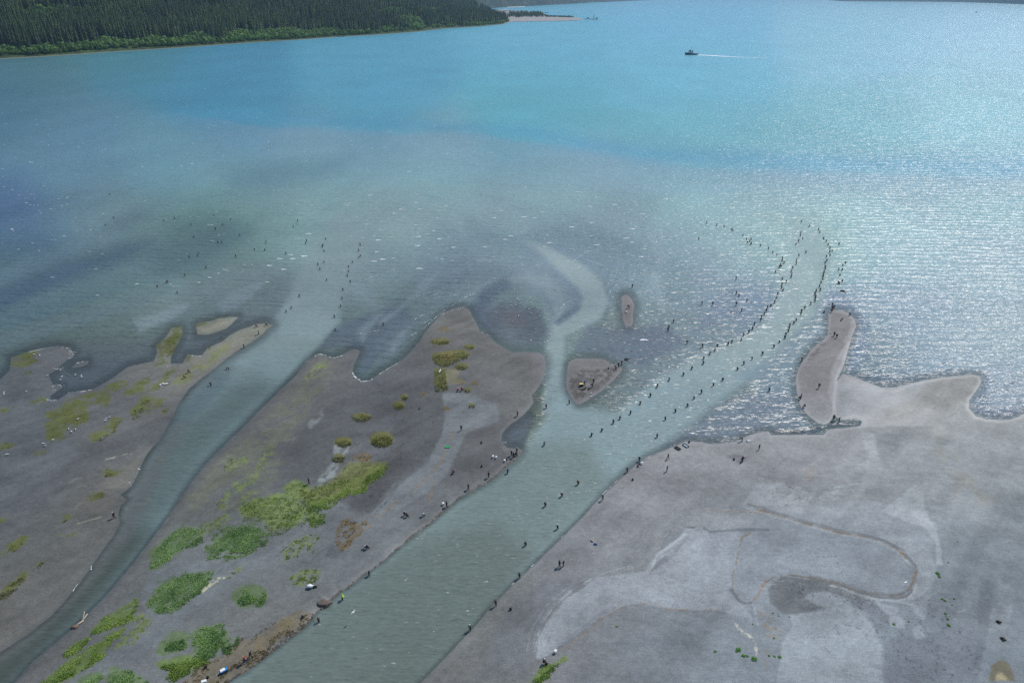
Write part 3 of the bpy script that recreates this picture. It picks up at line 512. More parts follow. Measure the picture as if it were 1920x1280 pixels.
for q in ([(960, 600), (990, 575), (1016, 580), (1022, 620), (1000, 640), (970, 630)], [(900, 610), (920, 575), (950, 560), (945, 590), (930, 620)]): wpaint(q, (86, 94, 108), 6, .6, 1.5, crisp=True)
for q in ([(700, 600), (760, 560), (800, 520), (830, 500), (800, 545), (750, 590), (715, 620)], [(660, 620), (700, 585), (740, 570), (700, 620), (680, 650)], [(720, 660), (745, 620), (780, 600), (760, 640), (735, 675)], [(400, 570), (450, 540), (500, 525), (470, 560), (420, 590)], [(250, 600), (330, 570), (380, 560), (330, 600), (260, 625)], [(860, 560), (900, 530), (950, 510), (910, 545), (875, 575)]): wpaint(q, (124, 142, 152), 6, .55, 1.6, crisp=True)
for q in ([(1300, 560), (1290, 520), (1305, 480), (1330, 500), (1345, 540), (1350, 580), (1325, 560)], [(1195, 560), (1205, 520), (1222, 480), (1250, 470), (1238, 510), (1242, 560), (1248, 585), (1225, 560)]): wpaint(q, (130, 150, 160), 6, .55, 1, crisp=True)
wpaint([(1215, 540), (1225, 500), (1240, 470), (1250, 480), (1238, 530), (1245, 575), (1232, 560)], (132, 154, 164), 6, .7, .6)
wpaint([(1310, 570), (1300, 520), (1330, 480), (1350, 520), (1340, 570)], (122, 142, 158), 9, .5, .8)
wpaint([(905, 600), (930, 570), (970, 565), (1010, 585), (1030, 620), (1020, 650), (960, 655), (920, 630)], (90, 98, 112), 12, .7, 1, .5)
wpaint([(935, 590), (960, 578), (985, 590), (985, 610), (950, 612)], (100, 100, 108), 8, .5, 1)
wpaint([(880, 580), (905, 540), (950, 520), (960, 540), (930, 560), (905, 600), (930, 640)], (80, 92, 114), 7, .6, 1)
wpaint([(1070, 660), (1100, 610), (1160, 615), (1240, 610), (1290, 640), (1200, 690), (1150, 675), (1110, 665)], (92, 104, 124), 10, .6, 1, .5)
# main channel
wpaint([(780, 1290), (960, 1096), (1098, 962), (1190, 872), (1240, 845), (1330, 770), (1430, 690), (1480, 640), (1530, 590), (1545, 540), (1560, 480), (1540, 430), (1490, 420), (1480, 480), (1470, 540), (1440, 600), (1400, 630), (1330, 660), (1240, 710), (1160, 770), (1087, 760), (1060, 735), (1030, 775), (980, 844), (920, 900), (830, 960), (720, 1052), (620, 1125), (480, 1245), (300, 1390), (560, 1520)], (138, 158, 160), 12, .82, .6, .7)
wpaint([(700, 1600), (960, 1096), (1098, 962), (1150, 900), (1100, 830), (1000, 830), (920, 900), (830, 960), (720, 1052), (620, 1125), (480, 1245), (200, 1500)], (116, 131, 129), 25, .9, 1, .7)
wpaint([(700, 1600), (960, 1096), (1000, 1040), (930, 980), (800, 1010), (720, 1052), (620, 1125), (480, 1245), (200, 1500)], (103, 116, 114), 25, .8, 1, .7)
wpaint([(1240, 840), (1330, 775), (1440, 720), (1490, 740), (1520, 790), (1540, 812), (1440, 808), (1380, 826), (1300, 826)], (112, 126, 140), 15, .65, 1, .35)
wpaint([(1380, 700), (1480, 640), (1545, 590), (1550, 620), (1500, 670), (1490, 740), (1440, 740)], (118, 138, 150), 12, .6, 1, .4)
wpaint([(1330, 560), (1370, 535), (1440, 540), (1450, 560), (1410, 600), (1350, 600), (1300, 630)], (108, 124, 146), 12, .5, .8)
wpaint([(1555, 540), (1590, 560), (1625, 600), (1630, 660), (1600, 700), (1640, 720), (1600, 715), (1585, 690), (1606, 620), (1590, 582), (1552, 578), (1530, 600)], (104, 122, 144), 9, .7, 1, .4)
wpaint([(1600, 700), (1700, 700), (1800, 695), (1850, 700), (1830, 780), (1920, 790), (1920, 760), (1860, 770), (1845, 740), (1850, 705), (1760, 712), (1660, 730)], (92, 108, 126), 5, .6, .6, .5)
wpaint([(1552, 800), (1612, 797), (1615, 785), (1575, 785), (1547, 800), (1440, 812), (1500, 822)], (70, 88, 104), 3, .9, .4, .9)
wpaint([(945, 790), (985, 772), (1000, 780), (985, 820), (980, 842), (950, 838), (938, 815)], (92, 102, 112), 6, .85, .6, .6)
wpaint([(0, 700), (60, 660), (140, 655), (300, 640), (420, 600), (520, 600), (480, 640), (300, 720), (100, 760)], (84, 94, 108), 25, .5, 1, .6)
midw = ss(py, 300, 400) * ss(-py, -760, -620); Wc *= 1 + midw[:, None] * np.array([.15, .09, .0])
q1 = fbm(wx * .012, wy * .007, 3, 2); q2 = fbm(wx * .015 + 5, wy * .006, 3, 6)     # wisps of silt, folded by the currents
wis = fbm(wx * .020 + 2.6 * q1 + wy * .004, wy * .011 + 2.2 * q2, 5, 3)
band = ss(py, 300, 430) * ss(-py, -700, -560); side = .5 + .5 * ss(-px, -1500, -1200)
Wc *= (1 + (.30 * np.clip(wis, -.6, .6) * band * side)[:, None] * np.array([1.0, .93, .80]))
str_ = fbm((wx * .42 - wy * .34) * .09, (wx * .34 + wy * .42) * .012, 4, 5)
Wc *= (1 + (.13 * str_ * ss(py, 600, 760))[:, None])
SDw = np.full(px.shape, -60.0)
for P in LANDS: SDw = np.maximum(SDw, sdist(px, py, P, 60))
shore = ss(-SDw - 2.5 * warp / 7, -1, 17 - 8 * ss(py, 850, 1000))
Wc *= (1 + 0.10 * fbm(wx * .02, wy * .012, 4, 2) + 0.05 * fbm(wx * .15, wy * .12, 3, 4))[:, None]
K_W = 1.02
NXw, NYw = len(qx), len(qy); ix = np.arange(NXw * NYw).reshape(NYw, NXw)
me = mesh_np("sea", np.stack([wx, wy, np.zeros_like(wx)], 1), np.stack([ix[1:, :-1], ix[1:, 1:], ix[:-1, 1:], ix[:-1, :-1]], -1).reshape(-1, 4)); smooth(me)
far = np.hypot(wx, wy)
sub = lin((84, 116, 146))                               # rough mean of what the surface mirrors
Wb = np.clip(Wc * K_W - np.array([.020, .032, .048]), 0.008, 0.6)
attr_c(me, "body", Wb); attr_f(me, "calm", calm); attr_f(me, "depth", shore); attr_f(me, "chop", ss(px, 1540, 1760) * ss(py, 430, 620) * ss(-py, -840, -800))
b = NB("silty_sea_water"); pos = b.node("ShaderNodeNewGeometry").outputs["Position"]
cm = b.attr("calm"); amp = b.rng(cm, 0, .7, 1.0, .42)
wrp = b.vmath('ADD', pos, b.vmath('SCALE', b.noise(pos, .02, 2, .5, out=1)))
b.l.new(b.rng(pos, 0, 1, 0, 0), wrp.node.inputs[1]) if False else None
m1 = b.node("ShaderNodeMapping", {"Vector": pos, "Rotation": (0, 0, R(8)), "Scale": (.085, .30, .3)}).outputs[0]
m2 = b.node("ShaderNodeMapping", {"Vector": pos, "Rotation": (0, 0, R(-14)), "Scale": (.26, .85, 1)}).outputs[0]
h1 = b.noise(m1, 1.0, 3, .55); h2 = b.noise(m2, 1.0, 3, .6); h3 = b.noise(pos, 2.6, 2, .6)
hh = b.math('ADD', b.math('MULTIPLY', h1, 1.0), b.math('MULTIPLY', h2, .22)); hh = b.math('ADD', hh, b.math('MULTIPLY', h3, .035))
wv = b.node("ShaderNodeMapping", {"Vector": pos, "Rotation": (0, 0, R(7)), "Scale": (.35, 1.0, 1)}).outputs[0]
wt = b.node("ShaderNodeTexWave", {"Vector": wv, "Scale": .066, "Distortion": 9.0, "Detail": 3.0, "Detail Scale": 1.3, "Detail Roughness": .6}, wave_type='BANDS', bands_direction='Y').outputs[1]
hh = b.math('ADD', hh, b.math('MULTIPLY', wt, b.rng(cm, 0, .7, .27, .03)))
hh = b.math('MULTIPLY', hh, amp)
bm = b.node("ShaderNodeBump", {"Height": hh, "Distance": 1.0, "Strength": 0.8}).outputs[0]
g1 = b.node("ShaderNodeMapping", {"Vector": pos, "Rotation": (0, 0, R(4)), "Scale": (.38, 1.7, 1)}).outputs[0]
gl = b.noise(g1, 1.3, 3, .7, out=1)                     # facets smaller than a pixel: the glitter
gl = b.vmath('SUBTRACT', gl, (.5, .5, .5)); gl = b.vmath('MULTIPLY', gl, (1.0, 1.15, 0.0)); gs = b.vmath('SCALE', gl)
b.l.new(b.math('ADD', b.rng(cm, 0, .7, 1.75, .85), b.math('MULTIPLY', b.attr('chop'), .9)), gs.node.inputs["Scale"])
g2 = b.node("ShaderNodeMapping", {"Vector": pos, "Rotation": (0, 0, R(6)), "Scale": (.75, 2.6, 1)}).outputs[0]
t2 = b.vmath('SUBTRACT', b.noise(g2, 1.1, 2, .6, out=1), (.5, .5, .5)); t2 = b.vmath('MULTIPLY', b.vmath('MULTIPLY', t2, t2), b.vmath('MULTIPLY', t2, (26, 26, 0)))
nrm = b.vmath('NORMALIZE', b.vmath('ADD', b.vmath('ADD', bm, gs), t2))
foamy = b.rng(h1, .62, .72, 0, .10)
bs = b.bsdf(b.attr("body", "Color"), .30, .6, nrm, IOR=1.33)
tr = b.node("ShaderNodeBsdfTransparent", {"Color": (.80, .86, .88, 1)})
mx = b.node("ShaderNodeMixShader", {0: b.rng(b.attr("depth"), 0, 1, .38, 1.0), 1: tr.outputs[0], 2: bs.outputs[0]})
sea = link("sea", me, b.done(mx), kind="structure")

# ------------------------------------------------------------------ hillside across the bay
SH = [(-700, 170), (-350, 136), (-150, 119), (0, 110.5), (100, 105), (200, 98), (330, 90), (430, 83), (480, 79.5), (560, 75), (640, 69), (700, 66), (780, 60), (830, 54), (900, 50), (940, 46), (957, 41)]
shx, shy = up([p[0] for p in SH], [p[1] for p in SH]); shl = np.concatenate([[0], np.cumsum(np.hypot(np.diff(shx), np.diff(shy)))])
SL = shl[-1]
def shore_at(s): return np.interp(s, shl, shx), np.interp(s, shl, shy)
def hill_xy(s, d):
    x, y = shore_at(s); t = np.clip(s / SL, 0, 1); a = R(208) - t ** 3 * R(35)      # inland direction
    a = math.pi - R(27) + 0 * a - ss(s, SL - 500, SL) * R(50)
    return x + np.cos(a) * d, y + np.sin(a) * d
def hill_z(s, d):
    x, y = hill_xy(s, d)
    base = np.where(d < 0, d * .12, 1.2 + 0.27 * d - 5 * ss(d, 60, 110) + 0.10 * np.clip(d - 220, 0, 1e9))
    base = base + np.clip(d, 0, 120) / 120 * 26 * fbm(x * .004, y * .004, 4, 2)
    tap = 0.30 + 0.70 * ss(-s, -(SL - 120), -(SL - 750))
    tap = tap * ss(-s, -(SL + 40), -(SL - 120)) + 0.02
    return np.where(d > 0, base * tap, base)
hs = np.linspace(-50, SL + 60, 130); hd = np.concatenate([[-14, -6, 0, 4, 10, 18], np.linspace(30, 330, 26), np.linspace(380, 2600, 20)])
HS, HD = np.meshgrid(hs, hd); X, Y = hill_xy(HS.ravel(), HD.ravel()); Zh = hill_z(HS.ravel(), HD.ravel())
n1_, n2_ = len(hs), len(hd); ih = np.arange(n1_ * n2_).reshape(n2_, n1_)
me = mesh_np("hillside", np.stack([X, Y, Zh], 1), np.stack([ih[1:, :-1], ih[1:, 1:], ih[:-1, 1:], ih[:-1, :-1]], -1).reshape(-1, 4)); smooth(me)
b = NB("forest_floor"); pos = b.node("ShaderNodeNewGeometry").outputs["Position"]; z = b.node("ShaderNodeSeparateXYZ", {0: pos}).outputs[2]
n = b.noise(pos, .05, 5, .6); c = b.mix(b.rng(n, .4, .6, 0, 1), (.018, .034, .014), (.05, .085, .022))
n = b.noise(pos, .4, 3, .6); zz = b.math('ADD', z, b.math('MULTIPLY', n, 1.2))
c = b.mix(b.rng(zz, 1.0, 1.7, 0, 1), (.20, .18, .15), c)
link("hillside", me, b.done(b.bsdf(c, .9, .2)), kind="structure")

def leafset(n, rx, rz, cz, size, seed, up_bias=0.0, shell=0.55):
    g = np.random.default_rng(seed); u = g.normal(size=(n, 3)); u /= np.linalg.norm(u, axis=1)[:, None]
    r = shell + (1 - shell) * g.random(n) ** .5; p = u * r[:, None] * np.array([rx, rx, rz]); p[:, 2] += cz
    p *= (1 + .22 * np.sin(u[:, :1] * 5 + seed) * np.cos(u[:, 1:2] * 4))
    t = g.normal(size=(n, 3)); t -= (t * u).sum(1)[:, None] * u; t /= np.linalg.norm(t, axis=1)[:, None]; bt = np.cross(u, t)
    s = size * (0.6 + .8 * g.random(n))[:, None]; tilt = g.normal(size=(n, 3)) * .35
    V = np.stack([p - t * s + tilt * s, p - bt * s * .7, p + t * s, p + bt * s * .7 - tilt * s], 1)
    return V.reshape(-1, 3), np.arange(4 * n).reshape(-1, 4)
def spruce_crown(seed, h=1.0, levels=11, per=8, rad=.125):
    g = np.random.default_rng(seed); V = []; Fq = []
    for L in range(levels):
        t = L / levels; z0 = h * (.10 + .90 * t); rr = h * rad * (1 - t) ** .8 * (0.85 + .3 * g.random()) + .008
        for k in range(per):
            a = 2 * math.pi * (k + g.random() * .7) / per + L; w_ = 1.25 * math.pi / per * (.7 + .5 * g.random()); q = rr * (.7 + .5 * g.random())
            i = len(V); dz = h * .085
            V += [(0, 0, z0 + dz * 1.1), (math.cos(a - w_) * q * .75, math.sin(a - w_) * q * .75, z0 - dz * .15), (math.cos(a) * q * 1.15, math.sin(a) * q * 1.15, z0 - dz * .55), (math.cos(a + w_) * q * .75, math.sin(a + w_) * q * .75, z0 - dz * .1)]
            Fq.append((i, i + 1, i + 2, i + 3))
    return np.array(V), np.array(Fq)
def trunk(h, r0, n=7):
    V = []; Fq = []
    for j, (t, r) in enumerate([(-.02, 1.25), (.05, 1.0), (.5, .6), (1, .08)]):
        for k in range(n): V.append((math.cos(2 * math.pi * k / n) * r * r0, math.sin(2 * math.pi * k / n) * r * r0, t * h))
    for j in range(3):
        for k in range(n): Fq.append((j * n + k, j * n + (k + 1) % n, (j + 1) * n + (k + 1) % n, (j + 1) * n + k))
    return np.array(V), np.array(Fq)
def foliage(name, c0, c1, rough=.75):
    b = NB(name); oi = b.node("ShaderNodeObjectInfo").outputs["Random"]; pos = b.node("ShaderNodeNewGeometry").outputs["Position"]
    f = b.math('ADD', b.math('MULTIPLY', b.rng(b.noise(pos, .09, 3, .7), .35, .66, 0, 1), .6), b.math('MULTIPLY', b.rng(b.noise(pos, .012, 3, .6), .42, .62, 0, 1), .5)); f = b.math('ADD', f, b.math('MULTIPLY', oi, .2), clamp=True)
    tr = b.node("ShaderNodeBsdfTranslucent"); col = b.mix(f, c0, c1); b.l.new(col, tr.inputs[0])
    m = b.node("ShaderNodeMixShader", {0: .18, 1: b.bsdf(col, rough, .2).outputs[0], 2: tr.outputs[0]}); return b.done(m)
M_SPR = foliage("spruce_needles", (.014, .036, .024), (.075, .125, .040))
M_ALD = foliage("alder_leaves", (.055, .12, .030), (.17, .29, .07))
M_BARK = simple("bark", (.10, .075, .055), .9, .3, 3)
CLR = [T(0, 0, "120,110 200,85 350,70 520,75 690,85 600,110 450,120 500,150 380,160 200,150 160,120"), T(0, 0, "1090,50 1260,60 1500,50 1600,50 1750,85 1740,100 1500,75 1250,85 1090,70"),
       T(0, 0, "1080,340 1100,290 1200,290 1330,320 1440,260 1540,265 1600,310 1550,350 1100,375"), T(480, 0, "900,100 960,75 1100,75 1160,110 1000,130 920,125"),
       T(480, 0, "1080,140 1180,135 1260,170 1290,215 1180,235 1090,190"), T(480, 0, "1220,90 1280,70 1500,85 1640,80 1680,60 1720,70 1600,110 1400,110 1260,125"), T(480, 0, "-20,310 0,270 80,240 300,230 400,250 500,230 620,230 640,270 300,290"),
       T(0, 0, "760,300 900,320 1000,330 1080,350 1000,380 760,390"), T(0, 0, "1680,290 1800,240 1920,260 1900,320 1700,330")]
N = 34000
S_ = RNG.random(N) * (SL + 20); D_ = 10 + RNG.random(N) ** 1.0 * (330 + 620 * ss(S_, SL - 1500, SL - 300))
XX, YY = hill_xy(S_, D_); ZZ = hill_z(S_, D_); PX, PY = proj(XX, YY, ZZ)
# keep a spacing: one trunk per 6.2 m cell
key = np.floor(XX / 7.0).astype(int) * 100003 + np.floor(YY / 7.0).astype(int); _, first = np.unique(key, return_index=True)
clear = np.zeros(N, bool)
for P in CLR: clear |= sdist(PX, PY + 0, P, 3) > 0
near_shore = (D_ < 19 + 34 * vn(S_ * .02, S_ * 0, 3)) | ((D_ < 36) & (PX < 330) & (vn(S_ * .03, D_ * .05, 1) > -.22))
keep = np.zeros(N, bool); keep[first] = True; keep &= (PX > -260) & (PY > -22) & (PX < 985) & (ZZ > .8)
isald = keep & (clear | near_shore); isspr = keep & ~clear & ~near_shore & (D_ > 14)
hts = 21 + 17 * RNG.random(N) + 12 * vn(XX * .01, YY * .01, 5)
def order(mask): i = np.where(mask)[0]; return i[np.argsort(np.hypot(XX[i], YY[i]))]
sp = order(isspr); inview = sp[(PX[sp] > 4) & (PX[sp] < 940) & (PY[sp] > 6) & (D_[sp] < 75)][:300]; ivs = set(inview.tolist())
def where(x):
    for lim, t in ((90, "at the picture's left edge"), (180, "a little in from the left edge"), (270, "below the pale green hillside clearing"), (350, "left of the leafy gully by the shore"), (420, "just left of the pale rock face"), (480, "just right of the pale rock face"), (620, "between the pale rock and the dark jetty"), (760, "right of the dark jetty"), (2000, "on the headland at its right end")):
        if x < lim: return t
cv, cf = spruce_crown(3, 1.0); tv, tf = trunk(.9, .012)
crown_me = mesh_np("crown", cv, cf); trunk_me = mesh_np("trunk", tv, tf); crown_me.materials.append(M_SPR); trunk_me.materials.append(M_BARK)
cv2_, cf2_ = spruce_crown(9, 1.0, 12, 7, .14); crown_me2 = mesh_np("crown", cv2_, cf2_); crown_me2.materials.append(M_SPR)
for n, i in enumerate(inview):
    t = link("spruce_tree", None, label="dark narrow spruce in the forest front, " + where(PX[i]), category="tree", group="spruces of the forest front, " + where(PX[i]))
    t.location = (XX[i], YY[i], ZZ[i] - .3); h = float(hts[i]); t.scale = (h, h, h); t.rotation_euler[2] = random.random() * 6
    link("trunk", trunk_me, parent=t); link("crown", crown_me if n % 2 else crown_me2, parent=t)
def many(idx, V, Fq, hh, zoff=-.3):
    n = len(idx); rot = RNG.random(n) * 6.28; c_, s_ = np.cos(rot), np.sin(rot); h = hh[idx]
    P = np.empty((n, len(V), 3)); P[..., 0] = (V[:, 0] * c_[:, None] - V[:, 1] * s_[:, None]) * h[:, None] + XX[idx][:, None]
    P[..., 1] = (V[:, 0] * s_[:, None] + V[:, 1] * c_[:, None]) * h[:, None] + YY[idx][:, None]; P[..., 2] = V[:, 2] * h[:, None] + ZZ[idx][:, None] + zoff
    return P.reshape(-1, 3), (Fq[None] + (np.arange(n) * len(V))[:, None, None]).reshape(-1, 4)
rest = np.array([i for i in sp if i not in ivs]); half = len(rest) // 2; RNG.shuffle(rest)
c1v, c1f = spruce_crown(5, 1.0, 8, 6, .13); c2v, c2f = spruce_crown(6, 1.0, 9, 6, .115)
A = many(rest[:half], c1v, c1f, hts); B = many(rest[half:], c2v, c2f, hts)
link("spruce_forest", mesh_np("spruce_forest", np.vstack([A[0], B[0]]), np.vstack([A[1], B[1] + len(A[0])])), M_SPR, kind="stuff", label="dense dark spruce forest covering the hillside across the bay", category="forest")
al = order(isald); vis = al[(PX[al] > 2) & (PX[al] < 950) & (PY[al] > 3) & (D_[al] < 40)][:160]; avs = set(vis.tolist())
ah = 6.0 + 7.0 * RNG.random(N); lv, lf = leafset(150, .62, .48, .50, .13, 4); alder_me = mesh_np("crown", lv, lf); alder_me.materials.append(M_ALD)
tv2, tf2 = trunk(.5, .03); astem = mesh_np("trunk", tv2, tf2); astem.materials.append(M_BARK)
for i in vis:
    t = link("alder_bush", None, label="bright green alder bush on the far shore, " + where(PX[i]), category="bush", group="alder bushes of the far shore, " + where(PX[i]))
    h = float(ah[i]); t.location = (XX[i], YY[i], ZZ[i] - .2); t.scale = (h, h, h); t.rotation_euler[2] = random.random() * 6
    link("trunk", astem, parent=t); link("crown", alder_me, parent=t)
rest = np.array([i for i in al if i not in avs]); lv2, lf2 = leafset(46, .66, .50, .48, .22, 8)
A = many(rest, lv2, lf2, ah); link("alder_thicket", mesh_np("alder_thicket", *A), M_ALD, kind="stuff", label="bright green alder thicket in the clearings and along the far shore", category="thicket")

# ------------------------------------------------------------------ mountains farther down the fjord
def ridge(name, shore, prof, mat, seed, rows=26, jag=.16):
    x0, y0 = up([p[0] for p in shore], [p[1] for p in shore]); L = np.concatenate([[0], np.cumsum(np.hypot(np.diff(x0), np.diff(y0)))])
    s = np.linspace(0, L[-1], 150); bx = np.interp(s, L, x0); by = np.interp(s, L, y0); pk = np.interp(s, L, [p[2] for p in shore])
    d = np.linspace(0, 1, rows); S2, D2 = np.meshgrid(np.arange(150), d); S2 = S2.ravel(); D2 = D2.ravel()
    rr = np.hypot(bx, by)[S2]; X = bx[S2] * (1 + D2 * prof / rr); Y = by[S2] * (1 + D2 * prof / rr)
    hN = fbm(s[S2] * 7 / L[-1] + seed, D2 * 2.2 + seed, 5, seed); Zr = pk[S2] * np.sin(np.clip(D2 * 1.25, 0, 1) * math.pi / 2) * (1 + jag * 2.2 * hN * np.clip(D2 * 3, 0, 1)) - 6 * (D2 == 0)
    Zr = np.where(pk[S2] < 1, -4, Zr); i = np.arange(150 * rows).reshape(rows, 150)
    me = mesh_np(name, np.stack([X, Y, Zr], 1), np.stack([i[1:, :-1], i[1:, 1:], i[:-1, 1:], i[:-1, :-1]], -1).reshape(-1, 4)); smooth(me); return link(name, me, mat, kind="structure")
b = NB("forested_mountain"); pos = b.node("ShaderNodeNewGeometry").outputs["Position"]; z = b.node("ShaderNodeSeparateXYZ", {0: pos}).outputs[2]
n = b.noise(pos, .004, 8, .65); c = b.mix(b.rng(n, .42, .6, 0, 1), (.016, .030, .022), (.040, .060, .034))
c = b.mix(b.rng(b.noise(pos, .02, 4, .7), .60, .66, 0, .8), c, (.20, .19, .18)); c = b.mix(b.rng(z, 500, 900, 0, .8), c, (.16, .15, .15))
M_MT = b.done(b.bsdf(c, .95, .1))
ridge("mountain", [(-500, 30, 1200), (300, 22, 1200), (700, 19, 1000), (905, 17, 620), (946, 14, 520), (984, 12.5, 560), (1042, 9, 600), (1083, 7, 640), (1110, 5, 560), (1140, 4, 420), (1190, 1.8, 180), (1226, .3, 2), (1240, -.4, 0)], 2500, M_MT, 2)
ridge("mountain", [(1556, 1.2, 60), (1580, 2.6, 420), (1640, 3.2, 800), (1700, 3.4, 1000), (1760, 3.8, 1050), (1820, 4.8, 1000), (1870, 6.6, 980), (1920, 8.6, 1050), (2100, 15, 1100), (2500, 30, 1200), (2890, 44, 1250)], 3200, M_MT, 5)
ridge("mountain", [(1000, -4.2, 1100), (1200, -4.4, 900), (1350, -4.6, 800), (1500, -4.5, 1000), (1700, -4.3, 1300)], 6000, M_MT, 7)
# spit of gravel with a grove, sheds and a pier
def flat(name, pts, z, mat, thick=1.0, **pr):
    bm = bmesh.new(); vs = [bm.verts.new(U(x, y, z)) for x, y in pts]; f = bm.faces.new(vs)
    if f.normal.z < 0: f.normal_flip()
    ex = bmesh.ops.extrude_face_region(bm, geom=[f]); 
    for v_ in ex['geom']:
        if isinstance(v_, bmesh.types.BMVert): v_.co.z -= thick * 2
    bmesh.ops.triangulate(bm, faces=bm.faces[:]); bmesh.ops.recalc_face_normals(bm, faces=bm.faces[:])
    me = bpy.data.meshes.new(name); bm.to_mesh(me); bm.free(); return link(name, me, mat, **pr)
M_BEACH = simple("pale_gravel", (.30, .28, .26), .9, .25, .05)
flat("gravel_spit", [(930, 44), (950, 43), (962, 40.8), (985, 40.6), (1010, 40), (1050, 39.6), (1082, 38.4), (1093, 36.6), (1086, 34), (1060, 32.8), (1035, 31), (1020, 26), (1000, 22.5), (950, 19), (925, 18)], 1.2, M_BEACH, 1, kind="structure")
flat("gravel_beach", [(951, 14.2), (985, 13), (985, 12), (951, 12.6)], 2, simple("pale_beach", (.6, .55, .52), .9), 1, kind="structure")
sx = []; 
for k in range(420):
    x = random.uniform(954, 1075); y0_ = np.interp(x, [954, 1020, 1075], [33.5, 32, 33]); y1_ = np.interp(x, [954, 1015, 1030, 1075], [26, 27, 31, 32.4]); y = random.uniform(y1_, y0_)
    h = random.uniform(13, 20) if x < 1018 else random.uniform(4, 7); sx.append((x, y, h))
sx.sort(key=lambda p: -p[1]); gv, gf = leafset(40, .32, .48, .5, .12, 12); P_ = []; Q_ = []
grove = foliage("grove_leaves", (.035, .065, .026), (.07, .12, .035))
for n, (x, y, h) in enumerate(sx):
    v0 = U(x, y, 1.2); wd = h if h > 10 else h * 1.7
    if n < 60 and h > 10:
        t = link("birch_tree", None, label="slender green tree of the grove on the far gravel spit", category="tree", group="trees of the grove on the gravel spit"); t.location = v0; t.scale = (h, h, h)
        if n == 0: gme = mesh_np("crown", gv, gf); gme.materials.append(grove)
        if 'gme' not in globals(): gme = mesh_np("crown", gv, gf); gme.materials.append(grove)
        link("trunk", astem, parent=t); link("crown", gme, parent=t)
    else:
        P_.append(gv * np.array([wd, wd, h]) + np.array(v0)); Q_.append(gf + sum(0 for _ in ()) + (len(P_) - 1) * len(gv))
link("spit_thicket", mesh_np("spit_thicket", np.vstack(P_), np.vstack(Q_)), grove, kind="stuff", label="low green thicket covering the back of the gravel spit", category="thicket")

# ------------------------------------------------------------------ solids: boxes, bars and lathes collected into one mesh per part
class MB:
    def __init__(s): s.bm = bmesh.new()
    def box(s, c, d, rz=0, taper=1.0, bev=0.0, rx=0):
        r = bmesh.ops.create_cube(s.bm, size=1.0); vs = r['verts']
        for v in vs:
            if v.co.z > 0: v.co.x *= taper; v.co.y *= taper
            v.co.x *= d[0]; v.co.y *= d[1]; v.co.z *= d[2]
        if bev > 0:
            es = {e for v in vs for e in v.link_edges}; o = bmesh.ops.bevel(s.bm, geom=list(es), offset=bev, segments=2, affect='EDGES'); vs = list({v for f in o['faces'] for v in f.verts} | {v for v in vs if v.is_valid})
        M = Matrix.Translation(c) @ Matrix.Rotation(rz, 4, 'Z') @ Matrix.Rotation(rx, 4, 'X'); bmesh.ops.transform(s.bm, matrix=M, verts=vs); return s
    def bar(s, a, b, r0, r1=None, n=8):
        a = Vector(a); b = Vector(b); r1 = r0 if r1 is None else r1; r = bmesh.ops.create_cone(s.bm, cap_ends=True, segments=n, radius1=r0, radius2=r1, depth=(b - a).length)
        M = Matrix.Translation((a + b) / 2) @ (b - a).to_track_quat('Z', 'Y').to_matrix().to_4x4(); bmesh.ops.transform(s.bm, matrix=M, verts=r['verts']); return s
    def lathe(s, prof, n=16, c=(0, 0, 0)):
        rings = [[s.bm.verts.new((c[0] + r * math.cos(2 * math.pi * k / n), c[1] + r * math.sin(2 * math.pi * k / n), c[2] + z)) for k in range(n)] for r, z in prof]
        for a, b_ in zip(rings, rings[1:]):
            for k in range(n): s.bm.faces.new((a[k], a[(k + 1) % n], b_[(k + 1) % n], b_[k]))
        s.bm.faces.new(rings[0][::-1]); s.bm.faces.new(rings[-1]); return s
    def blob(s, c, d, jit=.0, sub=2):
        r = bmesh.ops.create_icosphere(s.bm, subdivisions=sub, radius=1.0)
        for v in r['verts']:
            j = 1 + jit * (vn(v.co.x * 2 + c[0], v.co.y * 2 + v.co.z * 3 + c[1], 2) * 2); v.co = Vector((v.co.x * d[0] * j + c[0], v.co.y * d[1] * j + c[1], v.co.z * d[2] * j + c[2]))
        return s
    def build(s, name, mat, parent=None, smoothed=False, **pr):
        me = bpy.data.meshes.new(name); s.bm.to_mesh(me); s.bm.free()
        if smoothed: smooth(me)
        return link(name, me, mat, parent, **pr)
def thing(name, loc, label, cat, group=None, rz=0, sc_=1.0):
    o = link(name, None, label=label, category=cat); o.location = loc; o.rotation_euler[2] = rz; o.scale = (sc_,) * 3
    if group: o['group'] = group
    return o
def dup(o, loc=None, rz=None, label=None, scale=None):
    def cp(a, par):
        c = a.copy(); C.objects.link(c); c.parent = par
        for ch in list(a.children): cp(ch, c)
        return c
    r = cp(o, o.parent)
    if loc is not None: r.location = loc
    if rz is not None: r.rotation_euler[2] = rz
    if label: r['label'] = label
    if scale: r.scale = (scale,) * 3
    return r
def on_ground(x, y, sink=0.0):
    z = max(ground_z(x, y), -0.02); p = U(x, y, z); p.z = z - sink; return p
